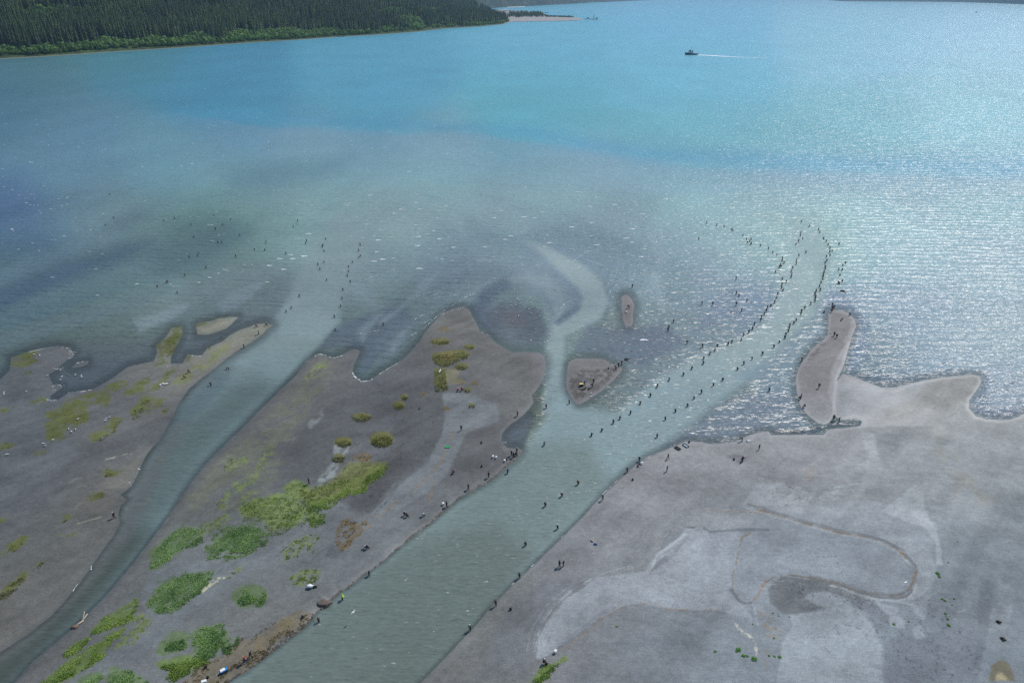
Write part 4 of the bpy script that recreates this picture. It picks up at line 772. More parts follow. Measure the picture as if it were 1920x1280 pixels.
MAT = {k: simple(k, c, r, .1, 8) for k, c, r in [("white_paint", (.78, .78, .76), .4), ("navy_paint", (.018, .030, .055), .45), ("pale_blue_paint", (.38, .50, .60), .5), ("black_rubber", (.012, .012, .013), .7),
       ("dark_glass", (.015, .02, .028), .1), ("steel", (.22, .23, .24), .45), ("dark_steel", (.05, .055, .06), .5), ("green_plastic", (.10, .62, .20), .4), ("yellow_plastic", (.85, .60, .22), .4), ("blue_plastic", (.03, .22, .52), .4),
       ("brown_wood", (.16, .11, .075), .85), ("pale_wood", (.46, .38, .29), .85), ("mud", (.13, .105, .085), .95), ("dark_fabric", (.018, .019, .024), .9), ("red_fabric", (.35, .035, .045), .85), ("white_fabric", (.72, .73, .76), .85),
       ("skin", (.42, .25, .18), .6), ("hi_vis_fabric", (.55, .85, .08), .7), ("navy_fabric", (.02, .035, .10), .85), ("olive_fabric", (.045, .050, .030), .9), ("grey_fabric", (.16, .17, .19), .9), ("blue_fabric", (.05, .12, .30), .85),
       ("wader_cloth", (.030, .028, .024), .75), ("brown_fabric", (.07, .045, .032), .9), ("pink_fabric", (.55, .20, .24), .85), ("hair", (.03, .02, .014), .7), ("tan_fabric", (.45, .38, .28), .85)]}
# tugboat steaming left, its bow to -X
P0 = U(1297, 103); tug = thing("tugboat", (P0.x, P0.y, 0), "dark hulled tugboat with pale deckhouse steaming across the blue bay", "boat", rz=R(-4))
bm = bmesh.new(); secs = [(-12.4, .15, 4.6, 3.6), (-11.2, 1.7, 4.3, 3.4), (-9, 3.1, 3.6, 2.7), (-5, 3.9, 2.7, 1.7), (0, 4.0, 2.1, 1.1), (6, 3.9, 1.9, .95), (10.5, 3.3, 1.9, .95), (11.6, 2.3, 2.0, 1.05)]; rows = []
for x, hw, top, deck in secs: rows.append([bm.verts.new(p) for p in ((x, 0, -.9), (x, -hw * .82, -.3), (x, -hw, 1.0), (x, -hw * 1.03, top), (x, -hw * .92, top), (x, -hw * .9, deck), (x, hw * .9, deck), (x, hw * .92, top), (x, hw * 1.03, top), (x, hw, 1.0), (x, hw * .82, -.3))])
for a, c_ in zip(rows, rows[1:]):
    for k in range(11): bm.faces.new((a[k], a[(k + 1) % 11], c_[(k + 1) % 11], c_[k]))
bm.faces.new(rows[0]); bm.faces.new(rows[-1][::-1]); bmesh.ops.recalc_face_normals(bm, faces=bm.faces[:])
me = bpy.data.meshes.new("hull"); bm.to_mesh(me); bm.free(); hull = link("hull", me, MAT["navy_paint"], tug)
f = MB()
for k in range(7): f.bar((-7 + k * 2.6, -4.15, 1.5), (-7 + k * 2.6, -4.15, .7), .35); f.bar((-7 + k * 2.6, 4.15, 1.5), (-7 + k * 2.6, 4.15, .7), .35)
f.build("fender", MAT["black_rubber"], hull)
dh = MB().box((-2.2, 0, 3.0), (9.5, 5.4, 2.8), bev=.25).box((-3.2, 0, 5.3), (5.8, 4.4, 2.0), bev=.2).build("deckhouse", MAT["pale_blue_paint"], tug)
wb = MB()
for k in range(5): wb.box((-5.2 + k * 1.6, -2.72, 3.3), (.7, .06, .7)); wb.box((-5.2 + k * 1.6, 2.72, 3.3), (.7, .06, .7))
wb.build("window", MAT["dark_glass"], dh)
wh = MB().box((-3.8, 0, 7.4), (3.4, 3.4, 2.2), taper=.9, bev=.15).build("wheelhouse", MAT["navy_paint"], tug)
MB().box((-3.8, 0, 7.7), (3.35, 3.45, .9)).build("window", MAT["dark_glass"], wh); MB().box((-3.8, 0, 8.6), (4.0, 3.9, .2), bev=.06).build("roof", MAT["white_paint"], wh)
MB().bar((-2.6, 0, 8.5), (-2.2, 0, 14.6), .16, .07).bar((-3.4, 0, 12.2), (-1.4, 0, 12.2), .07).bar((-2.4, -1.2, 11), (-2.4, 1.2, 11), .07).build("mast", MAT["dark_steel"], tug)
fu = MB().box((.4, -1.5, 6.0), (1.3, 1.0, 3.8), taper=.85, bev=.15).build("funnel", MAT["navy_paint"], tug); fu = MB().box((.4, 1.5, 6.0), (1.3, 1.0, 3.8), taper=.85, bev=.15).build("funnel", MAT["navy_paint"], tug)
MB().bar((6, -1, 1.2), (6, -1, 2.3), .28).bar((6, 1, 1.2), (6, 1, 2.3), .28).bar((6, -1.6, 2.0), (6, 1.6, 2.0), .2).build("towing_bitt", MAT["dark_steel"], tug)
MB().bar((3.4, -1.3, 1.9), (3.4, 1.3, 1.9), .75, n=14).box((3.4, 0, 1.3), (2, 3, .4)).build("winch", MAT["steel"], tug)
MB().bar((3, -3.6, 1.8), (3, -3.6, 2.9), .05).bar((11, -3, 1.8), (11, -3, 2.9), .05).bar((3, -3.6, 2.8), (11, -3, 2.8), .05).bar((3, 3.6, 1.8), (3, 3.6, 2.9), .05).bar((11, 3, 1.8), (11, 3, 2.9), .05).bar((3, 3.6, 2.8), (11, 3, 2.8), .05).build("railing", MAT["white_paint"], tug)
P1 = U(1830, 23.6); fb = thing("motor_boat", (P1.x, P1.y, 0), "tiny dark motor boat trailing a thin wake far out near the top right", "boat", sc_=1.3)
MB().box((0, 0, .8), (11, 3.2, 1.9), taper=1.12, bev=.3).build("hull", MAT["navy_paint"], fb); cb = MB().box((.5, 0, 2.7), (4.5, 2.6, 2.1), taper=.9, bev=.2).build("cabin", MAT["grey_fabric"], fb); MB().box((.5, 0, 3.0), (4.3, 2.66, .8)).build("window", MAT["dark_glass"], cb)
# pier at the end of the spit
P2 = U(1097, 37.6); P3 = U(1119, 38.2); pier = thing("pier", (P2.x, P2.y, 0), "dark pier on piles with a lattice tower beyond the tip of the spit", "pier")
dd = P3 - P2; d_ = MB(); d_.box((dd.x / 2, dd.y / 2, 4.6), (dd.length, 6, 1.0), rz=math.atan2(dd.y, dd.x)); d_.build("deck", MAT["dark_steel"], pier)
for k in range(9):
    q = dd * (k / 8); MB().bar((q.x, q.y - 2.4, -2), (q.x, q.y - 2.4, 4.2), .4).bar((q.x, q.y + 2.4, -2), (q.x, q.y + 2.4, 4.2), .4).build("pile", MAT["dark_steel"], pier)
q = dd * .74; tw = MB()
for sx_, sy_ in ((-2, -2), (2, -2), (2, 2), (-2, 2)): tw.bar((q.x + sx_, q.y + sy_, 5), (q.x + sx_ * .6, q.y + sy_ * .6, 20), .35)
for z_ in (9, 13, 17, 20): tw.box((q.x, q.y, z_), (4.4, 4.4, .5))
tw.bar((q.x, q.y, 20), (q.x, q.y, 27), .3); tw.bar((q.x - 4, q.y, 20), (q.x + 9, q.y, 21), .35); tw.build("loading_tower", MAT["steel"], pier)
q = dd * .25; hb = MB().box((q.x, q.y, 7.6), (6, 5, 5.0), bev=.2).build("hut", MAT["steel"], pier); MB().box((q.x, q.y, 10.5), (7, 6, .8), taper=.6).build("roof", MAT["dark_steel"], hb)
q = dd; MB().box((q.x, q.y, 6.6), (5, 6, 8)).build("dolphin", MAT["dark_steel"], pier)
for (x, y, L_, W_, H_, lab) in [(948.5, 20.6, 40, 18, 7, "long white roofed shed behind the headland at the root of the spit"), (1017, 25.4, 16, 9, 5, "small white shed at the right end of the grove on the spit")]:
    p = U(x, y, 1.2); sh = thing("shed", p, lab, "shed"); w_ = MB().box((0, 0, H_ / 2), (L_, W_, H_)).build("wall", MAT["white_paint"], sh)
    MB().box((0, -W_ * .26, H_ + 1.0), (L_ + 1, W_ * .58, .4), rx=R(16)).box((0, W_ * .26, H_ + 1.0), (L_ + 1, W_ * .58, .4), rx=R(-16)).build("roof", MAT["white_paint"], sh)
    MB().box((0, -W_ / 2 - .06, 2), (4, .12, 3.6)).build("door", MAT["steel"], w_)
p = U(1022, 25.2, 1.2); bx_ = thing("barge_ramp", p, "dark loading ramp beside the small white shed on the spit", "ramp"); MB().box((8, 0, 3), (22, 6, 2.4), bev=.4).build("deck", MAT["dark_steel"], bx_); MB().box((-1, 0, 4.8), (5, 5, 3), bev=.3).build("cabin", MAT["steel"], bx_)
# low dark jetty of boulders against the forest shore, and the pale rock face
jet = MB()
for k in range(26): p = U(610 + k * 1.7, 70.4 - k * .09 + random.random() * .5); jet.blob((p.x, p.y, .6), (random.uniform(2, 4), random.uniform(2, 4), random.uniform(1.2, 2.4)), .3, 1)
jet.build("rock_jetty", simple("dark_boulders", (.05, .048, .045), .9, .3, 1), kind="structure")

# ------------------------------------------------------------------ grass, sedge, plants
def blades(polys, per_px, hmin, hmax, c0, c1, seed, nb=5, wd=.10, gate=None, gs=.5, edge=1.5, lean=.45):
    g = np.random.default_rng(seed); Vs = []; Cs = []
    for P in polys:
        A_ = np.array(P); x0, y0 = A_.min(0); x1, y1 = A_.max(0); y1 = min(y1, 1300)
        if y1 <= y0: continue
        n = int((x1 - x0) * (y1 - y0) * per_px); X = g.uniform(x0, x1, n); Y = g.uniform(y0, y1, n)
        wx_, wy_ = up(X, Y); s = sdist(X, Y, P, 3) + edge * 1.3 * fbm(wx_ * .5, wy_ * .5, 3, 1)
        k = s > 0
        if gate is not None: k &= (fbm(wx_ * gs, wy_ * gs, 4, 5) + .5 > gate) if gs else k
        X, Y, wx_, wy_ = X[k], Y[k], wx_[k], wy_[k]; n = len(X)
        if n == 0: continue
        i = np.clip(np.searchsorted(gx, X) - 1, 0, NX - 2); j = np.clip(np.searchsorted(gy, Y) - 1, 0, NY - 2); z0 = Zgrid[j, i]
        wx_, wy_ = up(X, Y, z0); hh = (hmin + (hmax - hmin) * g.random(n)) * (1 + .5 * fbm(wx_ * .4, wy_ * .4, 2, 3)); tone_ = np.clip(.5 + .9 * fbm(wx_ * .35, wy_ * .35, 3, 2) + g.normal(size=n) * .22, 0, 1)
        for q in range(nb):
            a = g.random(n) * 6.283; l = lean * g.random(n) * hh; ox = g.normal(size=n) * .10; oy = g.normal(size=n) * .10; w2 = wd * (.6 + .8 * g.random(n))
            bx_ = wx_ + ox; by_ = wy_ + oy; ca, sa = np.cos(a), np.sin(a)
            dx = .35 * hh * .5; Vs.append(np.stack([np.stack([bx_ - sa * w2, by_ + ca * w2, z0 - .03], 1), np.stack([bx_ + sa * w2, by_ - ca * w2, z0 - .03], 1),
                np.stack([bx_ + ca * (l + dx) + .25 * sa * w2, by_ + sa * (l + dx) - .25 * ca * w2, z0 + hh], 1), np.stack([bx_ + ca * (l + dx) * .9 - .25 * sa * w2, by_ + sa * (l + dx) * .9 + .25 * ca * w2, z0 + hh * .97], 1)], 1))
            cc = np.array(c0)[None] + (np.array(c1) - np.array(c0))[None] * tone_[:, None]; Cs.append(np.repeat(cc, 4, 0))
    V = np.concatenate(Vs).reshape(-1, 3); me = mesh_np("grass", V, np.arange(len(V)).reshape(-1, 4)); attr_c(me, "tone", np.concatenate(Cs)); return me
b = NB("grass_blades"); col = b.attr("tone", "Color"); tr = b.node("ShaderNodeBsdfTranslucent", {"Color": col})
M_GR = b.done(b.node("ShaderNodeMixShader", {0: .3, 1: b.bsdf(col, .6, .3).outputs[0], 2: tr.outputs[0]}))
link("grass", blades(GRASS, .50, .06, .18, (.12, .25, .07), (.38, .54, .20), 1, edge=12, lean=1.2, gate=.24, gs=.7, wd=.07), M_GR, kind="stuff", label="tall deep green beach grass in rounded patches on the near gravel", category="grass")
link("grass", blades(GRASS_Y, .36, .05, .18, (.17, .28, .05), (.42, .54, .13), 2, edge=11, lean=1.1, gate=.30, gs=.5, wd=.08), M_GR, kind="stuff", label="shorter yellow green marsh grass edging the gravel flat", category="grass")
link("ground_cover", blades(GRASS_S[:2], .34, .04, .14, (.16, .25, .06), (.38, .48, .14), 13, gate=.36, gs=1.2, edge=8, wd=.08), M_GR, kind="stuff", label="patchy light green marsh plants between the big grass patches", category="ground cover")
link("ground_cover", blades(GRASS_S[2:], .30, .03, .10, (.20, .28, .06), (.38, .48, .12), 3, gate=.56, gs=1.7, edge=8), M_GR, kind="stuff", label="scattered bright yellow green low marsh plants on the flat", category="ground cover")
link("sedge", blades(HUM[:1], .30, .03, .10, (.20, .22, .07), (.36, .38, .14), 14, gate=.36, gs=1.0, edge=8, wd=.07), M_GR, kind="stuff", label="short olive and straw sedge behind the long green crescent", category="sedge")
link("sedge", blades(HUM[1:], .5, .06, .16, (.15, .16, .045), (.28, .27, .09), 4, edge=.8), M_GR, kind="stuff", label="olive sedge on the raised hummocks of the dark flat", category="sedge")
link("dry_grass", blades(HUM_B + [DRY], .20, .03, .09, (.26, .20, .12), (.40, .34, .18), 5, gate=.52, gs=1.2, edge=5), M_GR, kind="stuff", label="dry brown grass and weed on the flat and the cut bank", category="grass")
link("seaweed_mat", blades(MATS, .34, .02, .06, (.12, .13, .05), (.20, .21, .08), 6, gate=.50, gs=.5, lean=1.2), M_GR, kind="stuff", label="olive green weed mats lying on the left mudflat", category="seaweed")
def tuft(n, h, seed, c): 
    g = random.Random(seed); bm = bmesh.new()
    for k in range(n):
        a = g.random() * 6.28; l = g.uniform(.3, 1.0) * h; w_ = .06 * h + .02; hh = h * g.uniform(.5, 1); ca, sa = math.cos(a), math.sin(a); ox, oy = g.gauss(0, .12 * h), g.gauss(0, .12 * h)
        bm.faces.new([bm.verts.new(p) for p in ((ox - sa * w_, oy + ca * w_, -.02), (ox + sa * w_, oy - ca * w_, -.02), (ox + ca * l * .6 + sa * w_, oy + sa * l * .6 - ca * w_, hh * .8), (ox + ca * l, oy + sa * l, hh * .75), (ox + ca * l * .6 - sa * w_, oy + sa * l * .6 + ca * w_, hh * .8))])
    me = bpy.data.meshes.new("leaves"); bm.to_mesh(me); bm.free(); me.materials.append(c); return me
M_PL = simple("plant_leaves", (.20, .42, .07), .6, .25, 5); M_DR = simple("dry_stems", (.10, .085, .06), .9, .2, 5)
PT = [(1156.5, 1174, .55), (1381, 1221, .5), (1385, 1218, 1.1), (1394, 1229, .8), (1401, 1229.5, .6), (1414, 1235, 1.2), (1341, 1220.5, .6), (1758, 1075, 1.0), (1761, 1081, .7), (1767, 1123, .6), (1772, 1126, .6), (1789, 1122, .5), (1773, 1150, .6), (1777, 1160, .6), (1779, 1172, .8),
      (1676, 1170, .6), (1704, 1165, .4), (1462, 1231, .8), (1452, 1230, .5), (1442, 1229, .5), (1451, 1196, .5), (1480, 1156, .4), (1449, 1149, .4), (1460, 1154, .4), (1778, 1054, .4), (1795, 1016, .35), (1785, 1134, .4), (1411, 1169, .35)]
tm = [tuft(46, 1.0, k, M_PL) for k in range(3)]
for k, (x, y, s) in enumerate(PT):
    t = link("shore_plant", tm[k % 3], category="plant"); wp = ("beside the white drift line" if 1335 < x < 1420 else "at the left brown weed patch" if 1420 <= x < 1470 else "near the lone white-hatted sitter's side of the flat" if x < 1300 else "above the footprint tracks by the loop's lower bend" if x < 1710 else "right of the brown weed loop"); t["label"] = "small bright green plant " + wp; t["group"] = "small green plants " + wp; t.location = on_ground(x, y); t.scale = (s * .55, s * .55, s * .25); t.rotation_euler[2] = k
for x, y, lab in [(1872, 1166, "dead dark twiggy shrub, the upper of two at the lower right"), (1880, 1198, "dead dark twiggy shrub, the lower of two at the lower right")]:
    t = link("dead_shrub", tuft(40, 1.0, x, M_DR), label=lab, category="shrub"); t.location = on_ground(x, y); t.scale = (.6, .6, .3)
# driftwood in the small channel, mud clump fallen off the bank, boulders of the hummock edge
p = on_ground(149, 1170); dw = thing("driftwood", p, "pale forked driftwood snag at the edge of the small channel", "driftwood"); MB().bar((0, 0, -.1), (.8, 1.6, .9), .16, .09).bar((.3, .4, .2), (.2, 1.9, 1.2), .12, .05).bar((-.6, -.5, 0), (.5, .6, .35), .2, .14).build("branch", MAT["pale_wood"], dw, True); MB().blob((-.4, -.6, .1), (.6, .5, .35), .4).build("root", MAT["brown_wood"], dw, True)
p = U(607, 1131); o = MB().blob((0, 0, .0), (1.35, 1.0, .75), .35, 3).blob((.5, -.3, .1), (.8, .7, .6), .35, 3).build("mud_clump", MAT["mud"], smoothed=True, label="rounded brown clump of turf slumped into the channel below the bank", category="mud clump"); o.location = p
g_ = random.Random(4)
for a_, b__ in zip(bankL[3:-1], bankL[4:]):             # clods along the undercut bank
    pass
cl = MB()
for k in range(170):
    i = g_.randrange(len(bankL) - 2); t_ = g_.random(); x = bankL[i][0] * (1 - t_) + bankL[i + 1][0] * t_; y = bankL[i][1] * (1 - t_) + bankL[i + 1][1] * t_
    p = U(x - g_.uniform(-1, 4), y - g_.uniform(-1.5, 3)); r = g_.uniform(.06, .28); cl.blob((p.x, p.y, max(ground_z(x, y), 0)), (r * 1.3, r, r * .6), .4, 1)
cl.build("bank_clods", MAT["mud"], kind="stuff", label="dark clods and stones along the cut bank of the main channel", category="clods")

# ------------------------------------------------------------------ foam and wakes lying on the water
def ribbon(bm, pts, w0, w1, z=.05, broken=.0, rag=.5):
    P = [U(x, y, z) for x, y in pts]; L = [0]
    for a, c_ in zip(P, P[1:]): L.append(L[-1] + (c_ - a).length)
    n = max(4, int(L[-1] / max(.5, w0 * 1.2))); prev = None
    for k in range(n + 1):
        s = L[-1] * k / n; j = max(i for i in range(len(L)) if L[i] <= s + 1e-6); j = min(j, len(P) - 2); t = (s - L[j]) / max(1e-6, L[j + 1] - L[j]); q = P[j].lerp(P[j + 1], t)
        d = (P[j + 1] - P[j]).normalized(); nn = Vector((-d.y, d.x, 0)); w_ = (w0 + (w1 - w0) * k / n) * (1 + rag * random.uniform(-1, 1)); off = rag * w0 * random.uniform(-.6, .6)
        cur = (bm.verts.new(q + nn * (w_ / 2 + off)), bm.verts.new(q + nn * (-w_ / 2 + off)))
        if prev and random.random() > broken: bm.faces.new((prev[0], prev[1], cur[1], cur[0]))
        prev = cur
def finish(bm, name, mat, **pr):
    bmesh.ops.recalc_face_normals(bm, faces=bm.faces[:]); me = bpy.data.meshes.new(name); bm.to_mesh(me); bm.free(); return link(name, me, mat, **pr)
M_FOAM = simple("foam", (.82, .84, .86), .7, .05, 2)
bm = bmesh.new(); ribbon(bm, [(1307, 103.2), (1330, 104.3), (1366, 106.6)], 13, 8, rag=.25); ribbon(bm, [(1366, 106.6), (1400, 108), (1440, 109)], 6, 3, broken=.3); finish(bm, "boat_wake", M_FOAM, kind="stuff", label="straight white wake trailing to the right of the tugboat", category="wake")
bm = bmesh.new(); ribbon(bm, [(1810, 23.2), (1829, 23.7)], 30, 18, rag=.2); finish(bm, "boat_wake", M_FOAM, kind="stuff", label="faint wake of the tiny far motor boat", category="wake")
def sheet(n, ln, wd, z=.05):                            # a whitecap: a ragged crescent of foam
    pass
bm = bmesh.new()
def cap(x, y, ln, wd, rot=0.0):
    p = U(x, y, .06); k = random.randint(5, 8); top = []; bot = []; bend = random.uniform(-.25, .25)
    for i in range(k + 1):
        t = i / k * 2 - 1; w_ = wd * (1 - t * t) ** .7 * random.uniform(.4, 1.2) + .03; c_ = bend * ln * (t * t)
        for lst, sg in ((top, 1), (bot, -1)):
            X_ = t * ln / 2; Y_ = c_ + sg * w_ / 2; lst.append(bm.verts.new((p.x + X_ * math.cos(rot) - Y_ * math.sin(rot), p.y + X_ * math.sin(rot) + Y_ * math.cos(rot), p.z + random.uniform(0, .05))))
    for i in range(k): bm.faces.new((top[i], top[i + 1], bot[i + 1], bot[i]))
CAPS = [(480, 320, s) for s in ["855,184 700,243 690,258 1085,290 1040,320 1200,240 1228,288 1420,263 1358,354 830,402 885,488 930,445 1330,450 1196,408 1215,494 1376,512 905,608 1712,571 1840,300 1785,354 950,665 885,680 262,630 180,660 280,660 360,642 100,712 395,472 205,740 85,835 1225,732 1865,516 1290,475 1030,655 1910,490 1640,8 1145,8 1205,175 920,520 1210,562 1480,576"]] + \
       [(960, 320, s) for s in ["98,124 490,160 768,255 580,268 258,260 975,325 228,312 1280,334 1825,158 600,390 905,438 590,490 860,505 900,538 925,420 170,353 90,347 895,292 1500,437 970,645 905,637 630,556 285,540 245,570 1700,305 1900,340 450,422 640,200 1530,120 990,1266"]] + \
       [(0, 320, s) for s in ["20,47 195,77 533,137 235,177 435,212 500,204 440,237 505,252 955,92 330,114 200,242 228,256 335,248 380,285 465,262 150,215 775,323 392,518 292,600 392,800 1030,848 720,735 733,934 1585,408 1600,528 1720,134 100,450 90,440 245,545 140,590 1340,670 1590,37 1690,742 1640,770 1570,800 1490,838 30,122 92,143 140,184 190,205 285,258 300,300 480,490 570,353 678,444 755,492 1280,852 1300,868"]] + \
       [(0, 0, s) for s in ["470,720 725,675 1230,690 1296,678 1657,547 745,1102 1000,1116 222,1214 805,1248 1340,1190 1720,848 1886,820 1050,800 1680,1015 360,1242"]] + [(480, 0, s) for s in ["40,1014 258,818 222,928 614,957 1006,986 1287,706 1463,607 1645,619 1548,922 868,886 1517,709 1340,940 1084,572 790,1103 1496,1240 1225,1256"]] + [(960, 0, s) for s in ["1240,484 963,540 625,598 1643,807 907,718 1105,778 1000,1266 1570,1273 1165,1175 785,1213 545,975 720,1017"]]
for ox, oy, s in CAPS:
    for (x, y) in T(ox, oy, s):
        k = random.uniform(.6, 1.25); cap(x, y, (2.6 if ox else 1.5) * k, (.72 if ox else .40) * k, random.uniform(-.15, .1))
        if random.random() < .5: cap(x + random.uniform(-7, 7), y + random.uniform(-1.5, 1.5), 1.2 * k, .22 * k)
for _ in range(760):
    x = random.uniform(0, 1920); y = random.triangular(290, 540, 400)
    d = math.exp(-((x - 1000) / 420) ** 2) if y > 330 else .35
    if random.random() < d + .12: cap(x, y, random.uniform(.7, 1.9), random.uniform(.12, .35), random.uniform(-.2, .1))
for _ in range(240): cap(random.uniform(0, 1500), random.triangular(120, 330, 260), random.uniform(1.2, 2.6), random.uniform(.3, .8))
for ln in ["830,808 900,785 960,770 1050,740", "1270,960 1360,920", "1590,880 1780,835", "1330,955 1500,930 1640,905", "1190,1115 1260,1075 1340,1065", "1100,1270 1250,1190 1380,1070 1500,990 1640,920", "1240,1150 1420,1060", "1200,940 1480,860", "860,1205 960,1190", "1540,960 1650,915",
           "1640,675 1830,668", "1290,650 1400,656", "780,1220 940,1195", "1480,1060 1600,1000"]:
    ribbon(bm, T(480, 320, ln), .10, .07, broken=.45, rag=.9)
for ln in ["450,690 480,660 560,610 640,590", "730,910 790,850 860,830", "480,735 520,715", "350,1050 400,990 470,960", "680,1150 740,1190 780,1200", "1180,1020 1300,980 1450,960", "1600,810 1750,790 1900,760", "1580,890 1750,870 1900,830", "1620,700 1800,680 1900,690", "560,670 640,690 700,720", "650,760 740,780 840,790", "30,640 120,650 200,680", "80,690 160,700 210,720"]:
    ribbon(bm, T(960, 320, ln), .12, .08, broken=.4, rag=.9)
for ln in ["560,870 620,960 700,1060 760,1130", "600,840 680,950 780,1080", "500,980 560,960 640,1000 690,1060", "640,700 700,760 780,800"]:
    ribbon(bm, T(1440, 320, ln), .14, .09, broken=.35, rag=.9)
for ln in ["560,250 590,230 605,240", "700,10 760,90 800,140"]: ribbon(bm, T(1440, 640, ln), .14, .09, broken=.3, rag=.9)
finish(bm, "sea_foam", M_FOAM, kind="stuff", label="small white foam crests scattered over the wind-rippled bay", category="foam")
bm = bmesh.new()
for (ox, oy, ln, w_) in [(480, 640, "440,108 480,92 540,112 580,124 650,106", .22), (480, 640, "724,230 740,262 790,300 850,292 875,280", .3), (480, 640, "925,245 1000,196 1070,158 1095,148", .12), (480, 320, "1395,1080 1430,1060 1478,1044", .1), (480, 320, "1690,1210 1730,1225 1765,1245", .1),
                         (0, 640, "220,80 265,68 330,55", .14), (0, 640, "1435,108 1510,112", .15), (0, 640, "575,160 630,150", .2), (0, 640, "495,388 560,378 620,374 690,362", .2), (0, 640, "1250,188 1290,182", .15), (0, 320, "1720,1100 1780,1102", .15), (1440, 640, "240,430 300,432", .05), (0, 640, "1038,930 1035,950 1050,962", .12), (0, 640, "965,1055 990,1060 975,1080 990,1085 965,1100", .1),
                         (0, 960, "680,430 690,400", .12), (0, 960, "545,590 585,535", .08), (960, 960, "0,540 40,510 90,455", .06), (960, 960, "145,405 165,390", .1), (960, 960, "370,185 385,172", .06), (960, 640, "660,1160 760,1070 800,1030", .05), (480, 640, "-2,1145 0,1150", .05)]:
    random.seed(len(ln)); ribbon(bm, T(ox, oy, ln), w_ * 1.1, w_ * .7, z=.07, broken=.2, rag=.9)
for _ in range(110):
    x, y = random.choice(T(0, 640, "470,45 510,50 535,75 545,95 535,115 515,130 425,205 450,210 470,200 405,330 440,325 460,335 420,362 360,430 390,440 420,440")); p = U(x + random.gauss(0, 2.5), y + random.gauss(0, 1.2), .09)
    r = random.uniform(.04, .18); bm.faces.new([bm.verts.new((p.x + math.cos(a) * r * random.uniform(.6, 1.6), p.y + math.sin(a) * r * random.uniform(.6, 1.2), max(.09, ground_z(x, y) + .06))) for a in (0, 1.2, 2.5, 3.8, 5.1)])
finish(bm, "shore_foam", simple("froth", (.66, .66, .62), .8, .1, 2), kind="stuff", label="dirty white froth caught along the edges of the mudflats", category="foam")

# ------------------------------------------------------------------ people: one skinned body per pose, clothes as shells over it
def skeleton(pose):
    J = {}; 
    def j(n, x, y, z, r, par=None, kind='torso'): J[n] = (Vector((x, y, z)), r, par, kind)
    hz = {'stand': .95, 'cast': .94, 'walk': .93, 'sit': .50, 'bend': .86}[pose]; lean = {'stand': .02, 'cast': .05, 'walk': .06, 'sit': .10, 'bend': .50}[pose]
    sh = hz + {'bend': .36}.get(pose, .50); 
    j('pelvis', 0, 0, hz, (.165, .125)); j('waist', 0, lean * .3, hz + (sh - hz) * .35, (.15, .12), 'pelvis'); j('chest', 0, lean * .75, hz + (sh - hz) * .75, (.19, .14), 'waist')
    j('neck', 0, lean + .02, sh + .05, (.07, .07), 'chest'); hd = Vector((0, lean + (.20 if pose == 'bend' else .05), sh + (.10 if pose == 'bend' else .17)))
    j('jaw', hd.x, hd.y + .01, hd.z - .02, (.078, .09), 'neck', 'head'); j('crown_of_head', hd.x, hd.y, hd.z + .11, (.088, .10), 'jaw', 'head'); j('nose', hd.x, hd.y + .115, hd.z + .03, (.014, .014), 'jaw', 'head')
    for s in (-1, 1):
        n = 'l' if s < 0 else 'r'; S = Vector((s * .19, lean + .0, sh - .03)); j(n + 'shoulder', *S, (.075, .07), 'chest', 'arm')
        if pose == 'cast': E_, W_ = (s * .25, .16, sh - .27), (s * (.10 if s > 0 else .07), .40, sh - (.16 if s > 0 else .26))
        elif pose == 'stand': E_, W_ = (s * .27, .03, sh - .31), (s * .22, .22, sh - .46)
        elif pose == 'walk': E_, W_ = (s * .25, -s * .14, sh - .28), (s * .25, .10 - s * .12, sh - .50)
        elif pose == 'sit': E_, W_ = (s * .26, .14, sh - .26), (s * .16, .36, sh - .34)
        else: E_, W_ = (s * .20, lean + .10, sh - .30), (s * .14, lean + .22, sh - .52)
        j(n + 'elbow', *E_, (.048, .048), n + 'shoulder', 'arm'); j(n + 'wrist', *W_, (.030, .026), n + 'elbow', 'arm')
        d = (Vector(W_) - Vector(E_)).normalized(); side = Vector((s, 0, 0)) - d * d.x * s; side.normalize(); dn = d.cross(side).normalized()
        j(n + 'palm', *(Vector(W_) + d * .06), (.040, .018), n + 'wrist', 'hand')
        for k, ln in enumerate((.062, .072, .066, .052)):
            b0 = Vector(W_) + d * .095 + side * (.027 - .018 * k); b1 = b0 + d * ln * .5; b2 = b1 + (d * .4 + dn * (-.8 if dn.z > 0 else .8)) * ln * .5
            j(f'{n}k{k}', *b0, (.010, .010), n + 'palm', 'hand'); j(f'{n}m{k}', *b1, (.0090, .009), f'{n}k{k}', 'hand'); j(f'{n}t{k}', *b2, (.0075, .0075), f'{n}m{k}', 'hand')
        t0 = Vector(W_) + d * .04 - side * .040; j(n + 'th0', *t0, (.013, .012), n + 'palm', 'hand'); j(n + 'th1', *(t0 + d * .035 - side * .016), (.009, .009), n + 'th0', 'hand')
        if pose == 'sit': K_, A_, T_ = (s * .15, .42, .50), (s * .15, .46, .09), (s * .16, .62, .04)
        elif pose == 'walk': K_, A_, T_ = (s * .10, .10 + s * .14, .50), (s * .09, -.06 + s * .28, .10), (s * .10, .10 + s * .28, .04)
        elif pose == 'bend': K_, A_, T_ = (s * .14, .12, .46), (s * .14, -.04, .09), (s * .15, .12, .04)
        else: K_, A_, T_ = (s * .13, .03 + s * .02, .50), (s * .15, s * .04, .09), (s * .18, .15 + s * .04, .04)
        j(n + 'hip', s * .095, 0, hz - .06, (.105, .10), 'pelvis', 'leg'); j(n + 'knee', *K_, (.068, .065), n + 'hip', 'leg'); j(n + 'ankle', *A_, (.048, .046), n + 'knee', 'leg'); j(n + 'toe', *T_, (.046, .034), n + 'ankle', 'leg')
    return J
